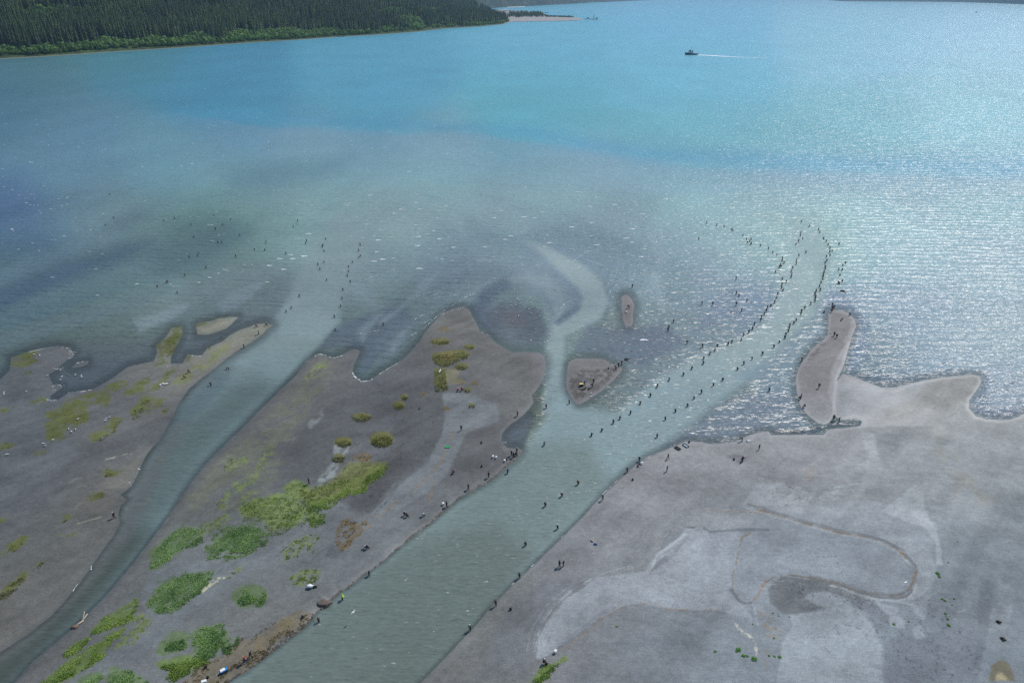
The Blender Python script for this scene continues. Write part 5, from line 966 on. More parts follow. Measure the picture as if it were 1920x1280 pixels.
def body_parts(pose):
    J = skeleton(pose); names = list(J); ix = {n: i for i, n in enumerate(names)}; me = bpy.data.meshes.new("b"); me.from_pydata([J[n][0] for n in names], [(ix[n], ix[J[n][2]]) for n in names if J[n][2]], [])
    o = bpy.data.objects.new("b", me); C.objects.link(o); o.modifiers.new("s", 'SKIN'); sv = me.skin_vertices[0].data
    for n in names: sv[ix[n]].radius = J[n][1]; sv[ix[n]].use_root = n == 'pelvis'
    o.modifiers.new("u", 'SUBSURF').levels = 1; bpy.context.view_layer.update()
    bm_ = bpy.data.meshes.new_from_object(o.evaluated_get(bpy.context.evaluated_depsgraph_get())); bpy.data.objects.remove(o); smooth(bm_)
    V = np.empty(len(bm_.vertices) * 3); bm_.vertices.foreach_get("co", V); V = V.reshape(-1, 3); Nn = np.empty(len(V) * 3); bm_.vertices.foreach_get("normal", Nn); Nn = Nn.reshape(-1, 3)
    segs = [(np.array(J[J[n][2]][0]), np.array(J[n][0]), J[n][3], n) for n in names if J[n][2]]; best = np.full(len(V), 1e9); kd = np.empty(len(V), object)
    for a, b_, k, n in segs:
        e = b_ - a; t = np.clip(((V - a) @ e) / max(1e-9, e @ e), 0, 1); d = np.linalg.norm(V - a - t[:, None] * e, axis=1); m = d < best; best[m] = d[m]; kd[m] = 'neck' if n == 'neck' else k
    polys = [tuple(p.vertices) for p in bm_.polygons]; hip = J['pelvis'][0].z; top = J['crown_of_head'][0].z
    def shell(name, test, off):
        fs = [f for f in polys if sum(test(i) for i in f) >= len(f) - 1]; used = sorted({i for f in fs for i in f}); mp = {i: k for k, i in enumerate(used)}
        m = bpy.data.meshes.new(name); m.from_pydata([tuple(V[i] + Nn[i] * off) for i in used], [], [tuple(mp[i] for i in f) for f in fs]); smooth(m); m.materials.append(None); return m
    jk = shell("jacket", lambda i: kd[i] in ('torso', 'arm') and V[i][2] > (hip - .08) or (kd[i] == 'neck' and V[i][2] < top - .27), .022)
    wd = shell("waders", lambda i: kd[i] == 'leg' or (kd[i] == 'torso' and V[i][2] < hip + .22), .016)
    ht = shell("hat", lambda i: kd[i] == 'head' and V[i][2] > top - .055, .022)
    bm_.name = "person"; bm_.materials.clear(); bm_.materials.append(MAT["skin"])
    # the joined version for figures only a few pixels tall
    allv = []; allf = []; mi = []
    for q, m in enumerate((bm_, jk, wd, ht)):
        o0 = len(allv); allv += [tuple(v.co) for v in m.vertices]; allf += [tuple(o0 + i for i in p.vertices) for p in m.polygons]; mi += [q] * len(m.polygons)
    jm = bpy.data.meshes.new("person"); jm.from_pydata(allv, [], allf); jm.polygons.foreach_set("material_index", mi); smooth(jm)
    for _ in range(4): jm.materials.append(None)
    return bm_, jk, wd, ht, jm
BODY = {p: body_parts(p) for p in ('stand', 'cast', 'walk', 'sit', 'bend')}
JK = {'k': "dark_fabric", 'n': "navy_fabric", 'o': "olive_fabric", 'g': "grey_fabric", 'r': "red_fabric", 'w': "white_fabric", 'y': "hi_vis_fabric", 'b': "blue_fabric", 't': "brown_fabric", 'p': "pink_fabric", 'a': "tan_fabric"}
rodme = None
def make_rod():
    global rodme
    m = MB(); m.bar((0, 0, -.35), (0, 0, .35), .016, .014).bar((0, 0, .35), (0, 0, 2.9), .012, .004); me = bpy.data.meshes.new("fishing_rod"); m.bm.to_mesh(me); m.bm.free(); me.materials.append(MAT["steel"])
    r = MB().bar((-.04, -.05, .05), (.04, -.05, .05), .035).bar((.04, -.05, .05), (.10, -.05, .02), .006); rm = bpy.data.meshes.new("reel"); r.bm.to_mesh(rm); r.bm.free(); rm.materials.append(MAT["dark_steel"]); rodme = (me, rm)
make_rod()
def person(x, y, pose='cast', jc='k', hat='k', label='', group=None, face=0.0, depth=0.0, split=None, rod=False, h=None, wad="wader_cloth"):
    split = (y > 690) if split is None else split
    gz = ground_z(x, y); z = -depth if depth else max(gz, -.35); zref = 0.0 if z < 0 else z; loc = U(x, y, zref); loc.z = z
    h = h or random.uniform(.95, 1.06); bm_, jk, wd, ht, jm = BODY[pose]; mats = [MAT["skin"], MAT[JK[jc]], MAT[wad], MAT[JK.get(hat, "hair")] if hat != 'h' else MAT["hair"]]
    o = bpy.data.objects.new("person", bm_ if split else jm); C.objects.link(o); o.location = loc; o.rotation_euler[2] = face; o.scale = (h * 1.04, h * 1.04, h); o['label'] = label; o['category'] = 'person'
    if group: o['group'] = group
    if split:
        for m, mt in zip((jk, wd, ht), mats[1:]):
            c = bpy.data.objects.new(m.name.split('.')[0], m); C.objects.link(c); c.parent = o; c.material_slots[0].link = 'OBJECT'; c.material_slots[0].material = mt
    else:
        for k, mt in enumerate(mats): o.material_slots[k].link = 'OBJECT'; o.material_slots[k].material = mt
    if rod:
        r = bpy.data.objects.new("fishing_rod", rodme[0]); C.objects.link(r); rl = bpy.data.objects.new("reel", rodme[1]); C.objects.link(rl); rl.parent = r
        sh = 1.44 if pose != 'sit' else 1.0; r.location = loc + Matrix.Rotation(face, 3, 'Z') @ Vector((.09 * h, .49 * h, (sh - .18) * h)); r.rotation_euler = (R(-48 if rod is True else rod), 0, face); r['category'] = 'fishing rod'; r['label'] = 'thin rod of the ' + ' '.join(label.split()[:12]); r['group'] = 'fishing rods'
    return o
ones = "first second third fourth fifth sixth seventh eighth ninth tenth eleventh twelfth thirteenth fourteenth fifteenth sixteenth seventeenth eighteenth nineteenth twentieth".split()
def nth(k):
    if k <= 20: return ones[k - 1]
    t, u = divmod(k, 10); tens = {2: 'twent', 3: 'thirt', 4: 'fort', 5: 'fift', 6: 'sixt', 7: 'sevent'}[t]
    return tens + 'ieth' if u == 0 else tens + 'y-' + ones[u - 1]
def line(s, tmpl, group, face, depth=.55, jcs='kkkknokgt', hats='kkgnkt', special={}, dvar=.12, rods=False):
    for k, p in enumerate(s.split()):
        x, y = (float(q) for q in p.split(',')); rnd = random.Random(int(x * 7 + y * 13)); jc, ht, extra = rnd.choice(jcs), rnd.choice(hats), None
        if k + 1 in special: jc, ht = special[k + 1][0], special[k + 1][1]
        col = {'k': 'dark-clad', 'n': 'navy-clad', 'o': 'olive-clad', 'g': 'grey-clad', 'r': 'red-jacketed', 'w': 'white-jacketed', 't': 'brown-clad', 'b': 'blue-clad', 'p': 'pink-clad'}[jc] 
        person(x, y, rnd.choice(['cast', 'cast', 'stand']), jc, ht, tmpl.format(c=col, n=nth(k + 1)), group, face + rnd.uniform(-.5, .5), depth + rnd.uniform(-dvar, dvar), rod=(-50 if rods and rnd.random() < .8 else False))
E_, W_ = R(-60), R(120)
line("1108.7,817 1128,808 1149.5,793.5 1162,786 1181.7,776 1200,758 1219,743 1231.7,726 1254,713.5 1281,704 1296.7,692 1318,682.7 1319,673.5 1330.5,664.5 1340,658 1344.5,649.5 1365,646 1372,642 1389,639 1393.6,629 1403.7,624 1410.5,618 1414,609 1426,601.5 1427,596.5 1432.7,590 1436.5,583 1438.5,577 1445,574.5 1451.5,567.7 1455,561 1458,551.5 1467.7,546 1465,541 1465.6,535 1466.5,524",
     "{c} angler in the left main-channel line, {n} from its near end", "anglers of the left line in the main channel", E_, special={2: 'kw', 9: 'bg', 14: 'gw'}, rods=True)
line("1473.4,530 1483,521 1484,515.6 1483,510 1486,503 1492.7,496 1493,489.6 1497.4,480", "{c} angler, {n} from the near end of the short middle line at the river mouth", "anglers of the short middle line at the river mouth", E_)
line("1510.6,474 1492,459 1497,453 1504.7,448.4 1500.5,442.7 1501,437.5 1502,417 1517,425", "{c} angler, {n} outward in the loose string at the very mouth of the channel", "anglers strung out at the very mouth", E_)
line("1454,511.5 1461,502 1464.5,501 1463,498 1470,494.3 1466.6,489.6 1466.7,485.4 1456.8,479 1449,474 1441,466.7 1425.8,461.5", "{c} angler in the line curving left of the mouth, {n} from its near end", "anglers curving left of the mouth", W_, special={1: 'rk'})
line("1409,457.5 1407,458.5 1401,455.8 1405,454 1408,449.6 1399.7,450", "{c} angler in the tight cluster on the outer left arm, {n} from near", "tight cluster on the outer left arm", W_)
line("1393,442 1374,433 1372,431 1357.5,426 1344,423 1325,418.7 1310,449", "{c} angler, {n} outward along the far end of the left arm in the open bay", "anglers at the far end of the left arm", W_)
line("1232,819.5 1247.5,786.7 1266.5,772 1289,761.7 1301.5,748 1315,736.7 1337.5,723.7 1355,713 1382.7,693 1394.5,683 1410,673.7 1429.5,664.5 1450.7,651 1461.5,642 1471.4,634.7 1473.4,628 1478,622 1479.7,616.5 1481,611 1488.5,607 1492.7,601.4 1501.5,590 1502.6,585 1508.9,578 1520,571 1528,565.6 1528.6,560.4 1529,556.8 1527.6,553 1529,550 1530,547 1537.5,545.3 1536,538.5 1539,531 1542.7,525 1543,520 1543.5,516 1544.8,511.5 1546.9,506 1547.4,501 1546.9,494.8 1550,489.6 1549.5,482 1556,479.7 1555.7,473 1560,471.9 1556,465.6 1552.6,460 1549.5,453 1544,448.4 1537,436.5 1535,431",
     "{c} angler in the right main-channel line, {n} from its near end", "anglers of the right line in the main channel", W_, rods=True)
line("1573.5,533 1571.5,531.5 1579,528.6 1574.5,517.7 1579,507 1572.4,506.8 1580,499 1585,494 1573,458.9", "{c} angler outside the right line beyond the bar island, {n} counted outward", "anglers beyond the tip of the bar island", W_)
line("1559,585.4 1560.5,580.5 1563,578.5 1560,574.5", "{c} person in the knot at the bar island tip, {n} from near", "people at the tip of the bar island", W_, depth=.1, dvar=.05, special={1: 'rk', 3: 'bn'})
line("1461,560 1316,571 1336,572", "{c} angler on the shoal left of the line, {n} from the right", "anglers on the shoal", W_) if False else None
line("1315.7,571 1336,572.3 1380,551.5 1380,572.5 1390,585 1400,565.5 1379.5,524.5 1385,556.5", "{c} angler scattered on the shoal left of the channel mouth, {n} from the left", "anglers scattered on the middle shoal", E_, depth=.2, special={6: 'ow'})
line("1252.5,620.5 1254,616 1263,604.5", "{c} angler, {n} from near of three standing apart on the middle shoal", "three anglers apart on the middle shoal", W_, depth=.15, special={1: 'nk'})
line("1316.5,651 1287.7,644", "{c} angler in the shallows left of the channel line, {n} from the right", "two anglers left of the line", E_, depth=.4)
line("629,619.5 627.7,595.5 639,576 642,560.5 643.5,544 657,529.5 651.7,518 654,510 654,501 661,493 673.5,484 676.5,481 673,470.7 675.7,460", "{c} angler on the right side of the small channel mouth, {n} from near", "anglers right of the small channel mouth", W_, special={2: 'kk'})
line("536.5,585 546,578.7 561,556.5 612.5,526.5 600,505.5 596,497 607.7,493 607.7,471.7 605.5,461 604.5,463.5 610.5,449 575,452.5 573,458 535.7,477 496.7,470 498.7,456 550,425.5 558,415.5 477,468.7 442,481.7", "{c} angler along the left side of the small channel mouth, {n} outward", "anglers left of the small channel mouth", E_, special={1: 'ak' if False else 'tk', 2: 'tk'})
line("387,503.5 347,517.5 315,529 313,531 295.5,538 333,550 355,482.5 370.5,480.5 373.5,475.5 364,445.5 409,456 416,455 404.5,430.5 418,422.5 450,442 433,411.5 401.5,403.7 358.7,422 328,410.7 307.5,414.5 214,409.5 198,422.5 206,365", "{c} angler wading far out in the left bay, {n} of the group working outward", "anglers wading in the left bay", W_, special={14: 'tw', 20: 'tw', 22: 'gt', 6: 'kw'})
def P(x, y, *a, **k): return person(x, y, *a, **k)
P(718.7, 610.5, 'stand', 'n', 'k', 'dark-clad lone angler standing in the shallows between the two spits', face=W_, depth=.3)
P(1185.5, 539.5, 'stand', 't', 'k', 'lone dark-clad person in shallow water just beyond the small gravel islet', face=0, depth=.1)
P(1179.5, 577.5, 'bend', 'k', 't', 'person bending over on the small gravel islet', face=W_)
P(1370, 586.8, 'bend', 'w', 'k', 'person in a white top bending over in the shallows left of the line', face=E_, depth=.15)
P(1592, 591.7, 'sit', 'k', 'k', 'dark-clad person sitting on the right shoulder of the bar island tip', face=R(-70))
P(1579, 601, 'sit', 'b', 'k', 'blue-clad person sitting in the middle of the bar island tip', face=R(80))
P(1563.5, 630, 'walk', 'k', 'k', 'dark-clad left one of two people walking along the bar island', face=R(150))
P(1568, 633.5, 'walk', 'k', 't', 'dark-clad right one of two people walking along the bar island', face=R(150))
P(1502.6, 677.6, 'stand', 'k', 'k', 'dark-clad person on the left edge of the bar island beside dark weed', face=R(90))
P(1535, 727.5, 'walk', 'k', 'k', 'lone dark-clad person walking in the middle of the bar island', face=R(170))
P(1501.5, 747.5, 'stand', 'k', 'k', 'dark-clad person at the left edge of the bar island beside a black bag', face=R(70))
P(1509, 763.7, 'sit', 'k', 'g', 'person crouched low at the lower left edge of the bar island', face=R(90))
P(1562, 788, 'stand', 'k', 'k', 'left person of two at the near tip of the bar island', face=R(-60))
P(1573.5, 790, 'stand', 'k', 'w', 'right person of two by the pool at the near tip of the bar island', face=R(60))
P(1442, 733, 'cast', 'k', 'k', 'lone dark-clad angler knee deep in the shallows right of the channel line', face=W_, depth=.4)
P(1023.7, 765, 'stand', 'k', 't', 'dark-clad angler standing in the mouth of the narrow middle creek', face=E_, depth=.3)
P(1067.5, 756.5, 'stand', 'g', 'g', 'grey-clad angler in the water at the near corner of the triangular gravel island', face=W_, depth=.2)
P(1020, 835, 'cast', 'g', 'k', 'grey-clad angler wading alone left of the channel below the middle creek', face=E_, depth=.45)
P(1096, 721.5, 'stand', 'b', 'a', 'blue-clad person standing beside the yellow-lidded tote on the triangular gravel island', face=W_)
P(1113, 718.5, 'stand', 'k', 'w', 'white-capped person standing behind the gear on the triangular gravel island', face=W_)
P(1110.5, 726, 'stand', 'o', 'k', 'olive-clad person at the right of the gear on the triangular gravel island', face=R(100))
P(1098.5, 728.5, 'sit', 'w', 'k', 'person in pale clothes sitting among the gear on the triangular gravel island', face=R(150))
P(1154.7, 692.5, 'bend', 'k', 'k', 'dark-clad person bending at the right point of the triangular gravel island', face=R(30))
P(1159.5, 688, 'stand', 't', 'w', 'white-hatted middle person of three at the right point of the triangular island', face=R(30))
P(1165.5, 684.5, 'stand', 'k', 'w', 'white-hatted farthest person of three at the right point of the triangular island', face=R(30))
P(970, 780, 'stand', 'r', 'k', 'red-jacketed person standing on the shore just left of the middle creek', face=R(-60))
P(865, 807, 'stand', 'k', 'k', 'lone dark-clad person standing on the pale path of the middle flat', face=R(30))
P(968.7, 849.5, 'stand', 'k', 'w', 'white-capped rear angler of the group on the little point by the channel', face=E_)
P(959, 854, 'stand', 'k', 'w', 'white-capped left angler of the group on the little point by the channel', face=E_)
P(962.5, 857.5, 'stand', 'k', 't', 'near dark-clad angler of the group on the little point by the channel', face=E_)
P(966.5, 854.5, 'sit', 'k', 'k', 'dark-clad seated member of the group on the little point by the channel', face=E_)
P(951.5, 887, 'cast', 'n', 'k', 'navy-clad angler wading just off the left bank with splashed water', face=E_, depth=.4, rod=True)
P(916, 895, 'stand', 'k', 'k', 'dark-clad person standing on the left bank edge above the splashing wader', face=E_)
P(878, 917.5, 'stand', 'k', 'k', 'dark-clad angler on the left bank lip, arms spread, beside his long shadow', face=E_, rod=True)
P(837.5, 950, 'stand', 'k', 't', 'dark-clad angler on the left bank next to a white bucket', face=E_, rod=True)
P(851.5, 887, 'sit', 'r', 'r', 'red-jacketed person sitting on the dark gravel right of the orange weed line', face=W_)
P(860.5, 733.5, 'sit', 'p', 'w', 'pink-clad left person of the pair sitting beside the green hummock', face=R(60))
P(865.5, 733, 'sit', 'r', 'a', 'red-clad right person of the pair sitting beside the green hummock', face=R(-40))
P(579.5, 906.5, 'stand', 'k', 'k', 'lone dark-clad person standing above the long crescent of green grass', face=R(-60))
P(757.5, 966.5, 'sit', 'k', 'w', 'white-capped left person of the pair sitting on the gravel above the left bank', face=R(-60))
P(762, 969.5, 'sit', 'k', 'k', 'dark-clad right person of the pair sitting on the gravel above the left bank', face=R(-60), rod=R(0) or -70)
P(792.5, 967.5, 'sit', 'w', 'k', 'person with a white pack sitting alone on the gravel above the left bank', face=R(-60))
P(683.5, 1027.5, 'sit', 'w', 'b', 'person in a white and blue top sitting on the open gravel bank', face=R(-60))
P(687.5, 1029.5, 'sit', 'k', 'a', 'dark-clad person sitting beside the one in white and blue', face=R(-60))
P(692, 1079, 'cast', 't', 'k', 'brown-clad angler wading against the left bank above the hi-vis angler', face=E_, depth=.35, rod=True)
P(642, 1124, 'cast', 'y', 'y', 'angler in bright yellow-green hi-vis jacket wading by the left bank', face=E_, depth=.4, rod=True)
P(598, 1166, 'cast', 't', 'k', 'brown-clad angler wading below the slumped turf clump with a long pale rod', face=R(35), depth=.45, rod=-62)
P(471, 1231.5, 'walk', 'k', 'g', 'dark-clad right one of the couple walking on the brown bank', face=R(110))
P(459.7, 1241, 'walk', 'r', 'a', 'red-jacketed left one of the couple walking on the brown bank', face=R(110), wad="navy_fabric")
P(1130, 937, 'stand', 'g', 'w', 'white-capped person on the right bank waterline, midway along the near reach', face=W_)
P(1176, 885, 'cast', 'k', 'k', 'dark-clad angler with elbows out at the right bank waterline', face=W_, depth=.1, rod=True)
P(1198.7, 864, 'stand', 'k', 'w', 'white-hatted angler in the water just off the right bank pair', face=W_, depth=.2)
P(1199.5, 873, 'sit', 'b', 'k', 'blue-clad person sitting beside a white bucket on the right bank', face=R(90))
P(1252, 860.5, 'walk', 'k', 'k', 'dark-clad walker striding on the right sand, the farther of two', face=R(-80))
P(1250.5, 883.5, 'stand', 'n', 'k', 'navy-clad person standing on the right sand, the nearer of two', face=R(60))
P(1391.5, 827, 'bend', 'k', 'k', 'dark-clad person bending at the far waterline beside pale splashing', face=R(90))
P(1423, 843, 'stand', 'k', 'k', 'lone dark-clad person standing on the sand near the far waterline', face=R(40))
P(1390, 865, 'bend', 'k', 'w', 'left one of two people bent together over a white bag on the right sand', face=R(-60))
P(1392.5, 865.5, 'stand', 'k', 'k', 'right one of two people bent together over a white bag on the right sand', face=R(60))
P(1084, 907.5, 'cast', 't', 't', 'brown-clad angler, farthest of four wading in the near reach', face=R(150), depth=.5, rod=True)
P(1053.5, 930, 'cast', 'k', 'w', 'white-capped angler, second farthest of four wading in the near reach', face=R(150), depth=.5, rod=True)
P(1022.5, 948.5, 'cast', 'k', 'k', 'dark-clad angler, third of four wading in the near reach', face=R(150), depth=.5, rod=True)
P(985.5, 1022, 'cast', 'k', 'k', 'dark-clad angler, nearest of four wading in mid channel of the near reach', face=R(150), depth=.5, rod=True)
P(1045.7, 991, 'cast', 'k', 'w', 'white-capped angler wading close to the right bank', face=W_, depth=.35, rod=True)
P(974.5, 1083, 'cast', 'k', 'k', 'dark-clad angler at the foot of the right bank, left of the standing pair', face=W_, depth=.2, rod=True)
P(1048.7, 1062, 'stand', 'k', 'k', 'dark-clad left one of the pair standing on the right bank sand', face=R(-60))
P(1056.5, 1061, 'stand', 'o', 'a', 'olive-clad right one of the pair standing on the right bank sand', face=R(60))
P(930, 1135, 'cast', 'k', 't', 'dark-clad angler on the near right bank waterline', face=W_, rod=True)
P(882, 1181, 'cast', 'n', 'w', 'white-capped angler in pale pack at the nearest right bank waterline', face=W_, depth=.1, rod=True)
P(1018.5, 1243.5, 'sit', 'k', 'w', 'white-hatted person sitting at the bottom by a green grass tuft', face=R(-100))
P(215.5, 971, 'walk', 'k', 'w', 'lone walker on the left mudflat beside a pale streak', face=R(110), wad="brown_fabric")
P(457.5, 652, 'stand', 'k', 'w', 'white-capped person standing at the water edge of the left spit', face=E_)
P(485, 627, 'stand', 'g', 'w', 'grey-clad white-capped person near the tip of the left spit', face=E_)
P(498.5, 611, 'sit', 'k', 'w', 'white-hatted person crouched at the very tip of the left spit', face=E_)
P(480, 613.5, 'sit', 'k', 't', 'dark-clad person crouched behind the tip of the left spit', face=E_)
P(429.5, 691.5, 'bend', 't', 't', 'brown-clad angler wading in the small channel off the left spit', face=W_, depth=.5)
P(396, 723, 'cast', 'k', 'k', 'dark-clad angler wading in the small channel with a pale rod', face=R(80), depth=.5, rod=-70)
P(353, 699, 'sit', 'k', 'k', 'dark-clad person sitting on the green spit', face=R(-60))
P(345, 709, 'sit', 'r', 'r', 'red-clad person sitting on the green spit', face=R(-60))
P(1545, 587, 'sit', 'k', 'k', 'dark hunched person low in the water left of the bar island tip', face=0, depth=.25) 

# ------------------------------------------------------------------ gear
def bucket(x, y, lab, mat="white_paint", g='white buckets set down along the banks', sc_=1.25):
    t = thing('bucket', on_ground(x, y), lab, 'bucket', g, random.random() * 3, sc_); MB().lathe([(.13, 0), (.155, .34), (.165, .345), (.165, .37), (.15, .37), (.12, .03)], 18).build('pail', MAT[mat], t)
    m = MB()
    for k in range(8): a, b_ = math.pi * k / 8, math.pi * (k + 1) / 8; m.bar((math.cos(a) * .165, .05 * math.sin(a), .34 + .15 * math.sin(a)), (math.cos(b_) * .165, .05 * math.sin(b_), .34 + .15 * math.sin(b_)), .006, n=5)
    m.build('handle', MAT['steel'], t); MB().lathe([(.168, .365), (.168, .385), (.02, .39)], 18).build('lid', MAT[mat], t); return t
def backpack(x, y, lab, mat="dark_fabric", s=1.2, rz=0, water=False):
    t = thing('backpack', on_ground(x, y) if not water else U(x, y, 0), lab, 'bag', 'dark bags left on the ground', rz, s); bd = MB().box((0, 0, .24), (.34, .24, .46), bev=.07, taper=.85).build('bag', MAT[mat], t, True); MB().box((0, -.15, .17), (.24, .10, .22), bev=.04).build('pocket', MAT[mat], bd)
    for s_ in (-1, 1): MB().bar((s_ * .1, .12, .42), (s_ * .12, .19, .25), .022).bar((s_ * .12, .19, .25), (s_ * .1, .12, .06), .022).build('strap', MAT['black_rubber'], t)
    return t
def tray(x, y, lab, mat, L_, W_, rz, name='sled', cat='sled', rim=None, inner=None):
    t = thing(name, on_ground(x, y), lab, cat, None, rz); b0 = MB(); b0.box((0, 0, .03), (L_, W_, .05), bev=.02)
    for sx_, sy_, dx, dy in ((0, 1, L_, .07), (0, -1, L_, .07), (1, 0, .07, W_), (-1, 0, .07, W_)): b0.box((sx_ * L_ / 2, sy_ * W_ / 2, .15), (dx, dy, .26), bev=.02)
    b0.build('tray', MAT[mat], t); MB().box((0, 0, .085), (L_ - .12, W_ - .12, .05), bev=.02).build('floor', MAT[inner or mat], t)
    MB().bar((L_ / 2, -.15, .2), (L_ / 2 + .45, 0, .05), .012).bar((L_ / 2, .15, .2), (L_ / 2 + .45, 0, .05), .012).build('tow_rope', MAT['pale_wood'], t); return t
for x, y, l in [(831, 946, "white bucket beside the angler standing on the left bank"), (924.5, 857.5, "left one of two white buckets behind the little point"), (930.5, 859, "right one of two white buckets behind the little point"), (946.5, 865, "white bucket beside a dark bag near the bank of the little point"),
                (1174.5, 586, "white bucket on the small gravel islet"), (1203.5, 870, "white bucket beside the seated person on the right bank"), (301.5, 723.5, "left one of two white bundles in the green weed"), (306, 721, "right one of two white bundles in the green weed"),
                (1041.5, 1223, "white bucket standing alone by the weed line at the bottom"), (841, 1000, "pale bucket")][:9]: bucket(x, y, l, sc_=1.5)
for x, y, l in [(902.5, 831, "small black bag alone on the middle flat above the point"), (903, 875, "small black bag on the flat between weed patches"), (1186, 900, "small black bag alone on the right sand"), (957.5, 1142.5, "small black bag on the right bank at the near reach"), (386, 1251, "dark bag on the brown grass left of the blue cart"),
                    (389.5, 1271, "dark bag on the brown grass below the blue cart"), (567.5, 1157, "black bag on the brown bank near the slumped turf clump"), (1292, 829.5, "dark bag at the waterline right of the two sleds"), (1376, 862, "dark bag beside the bent pair on the right sand"), (1140.7, 691.5, "dark bag on top of the triangular island"), (1024.5, 1245, "dark bag beside the seated person at the bottom"),
                    (949.5, 862, "dark bag beside a white bucket near the little point"), (1579, 506, "dark bag held up among the outer anglers")][:12]: backpack(x, y, l, rz=x % 3)
backpack(1499.5, 745.5, "black bag at the left edge of the bar island", rz=1)
tray(839, 838, "bright green plastic sled on the pale gravel path", "green_plastic", 1.15, .55, R(5))
tray(1270.5, 841, "dark sled loaded with pale gear, the nearer of two at the right waterline", "dark_fabric", 1.5, .8, R(-55), inner="olive_fabric"); tray(1285.5, 836, "dark rectangular sled with a pale floor, the farther of two at the right waterline", "dark_fabric", 1.5, .75, R(-55), inner="pale_blue_paint")
tray(1404.5, 826.5, "white oval sled at the far waterline near the bending person", "white_paint", 1.1, .6, R(10)); tray(1175.6, 674.5, "dark inflatable tray with white gear floating off the triangular island", "dark_fabric", 1.5, 1.0, R(-20), inner="olive_fabric"); tray(1179.5, 676.5, "small white float beside the dark tray off the triangular island", "white_paint", .7, .4, 0, name='float', cat='float')
tray(311.5, 719.5, "black sled holding a white tub on the green weed", "dark_fabric", 1.5, 1.0, R(10), inner="white_paint"); tray(1316, 1091.5, "x", "white_paint", .7, .15, 0) if False else None
tray(1312, 571.5, "white tray floating beside an angler on the middle shoal", "white_paint", 1.2, .6, 0, name='float', cat='float'); tray(1379, 583.8, "white tray floating beside the person bending in the shallows", "white_paint", 1.1, .5, 0, name='float', cat='float')
tray(1580, 546, "dark float with a line near the outer anglers", "dark_fabric", 1.6, .8, R(-30), name='float', cat='float')
t = thing('cart', on_ground(420, 1259), "blue beach cart with a white lid on the brown bank", 'cart', rz=R(40)); MB().box((0, 0, .38), (1.15, .6, .35), taper=1.1, bev=.04).build('tub', MAT["blue_plastic"], t); MB().box((-.15, 0, .62), (.8, .56, .12), bev=.04).build('lid', MAT["white_paint"], t); MB().bar((-.6, 0, .45), (-1.25, 0, .2), .025).build('handle', MAT["white_paint"], t)
for sx_ in (-.4, .4):
    for sy_ in (-.33, .33): MB().bar((sx_, sy_ - .04, .17), (sx_, sy_ + .04, .17), .17, n=16).build('wheel', MAT["black_rubber"], t)
t = thing('cooler', on_ground(383, 1279), "white cooler at the very bottom edge on the brown bank", 'cooler', rz=R(20)); MB().box((0, 0, .2), (.75, .42, .4), bev=.04).build('body', MAT["white_paint"], t); MB().box((0, 0, .44), (.78, .45, .08), bev=.03).build('lid', MAT["white_paint"], t)
t = thing('tote', on_ground(1090, 723.5), "dark tote with a bright yellow lid on the triangular gravel island", 'tote', rz=R(5)); MB().box((0, 0, .35), (1.0, .6, .7), taper=1.08, bev=.04).build('tub', MAT["dark_fabric"], t); MB().box((0, 0, .74), (1.12, .72, .10), bev=.03).build('lid', MAT["yellow_plastic"], t)
for k, (x, y, mt, lab) in enumerate([(1088, 729, "tan_fabric", "tan duffel at the left of the gear heap on the triangular island"), (1092.5, 730.5, "olive_fabric", "olive duffel in the middle of the gear heap on the triangular island"), (1103, 729.5, "brown_fabric", "brown duffel at the right of the gear heap on the triangular island"), (1110, 1014, "tan_fabric", "tan cloth bag beside a blue one on the right sand"), (1116.5, 1020.5, "blue_fabric", "blue cloth bag beside a tan one on the right sand")]):
    t = thing('duffel_bag', on_ground(x, y), lab, 'bag', 'duffel bags', k * .7); MB().bar((-.35, 0, .16), (.35, 0, .16), .17, n=14).build('bag', MAT[mt], t, True); MB().bar((-.15, -.1, .3), (0, -.1, .42), .015).bar((0, -.1, .42), (.15, -.1, .3), .015).build('handle', MAT['black_rubber'], t)
# the white tarp over dark gear on the near left bank
t = thing('gear_pile', on_ground(585, 1102), "white tarp draped over dark gear on the near left bank", 'gear'); MB().blob((-.35, .1, .45), (.62, .40, .35), .35, 3).build('tarp', MAT["white_paint"], t, True); MB().box((.55, .15, .2), (.75, .4, .36), bev=.08).build('bag', MAT["dark_fabric"], t); MB().bar((.6, .2, .25), (1.6, .7, .5), .02).build('pole', MAT["dark_steel"], t)
t = thing('plank', on_ground(1698, 1091), "short white plank lying inside the loop of brown weed", 'plank', rz=R(25)); MB().box((0, 0, .05), (.62, .16, .06), bev=.01).build('board', MAT['white_paint'], t)

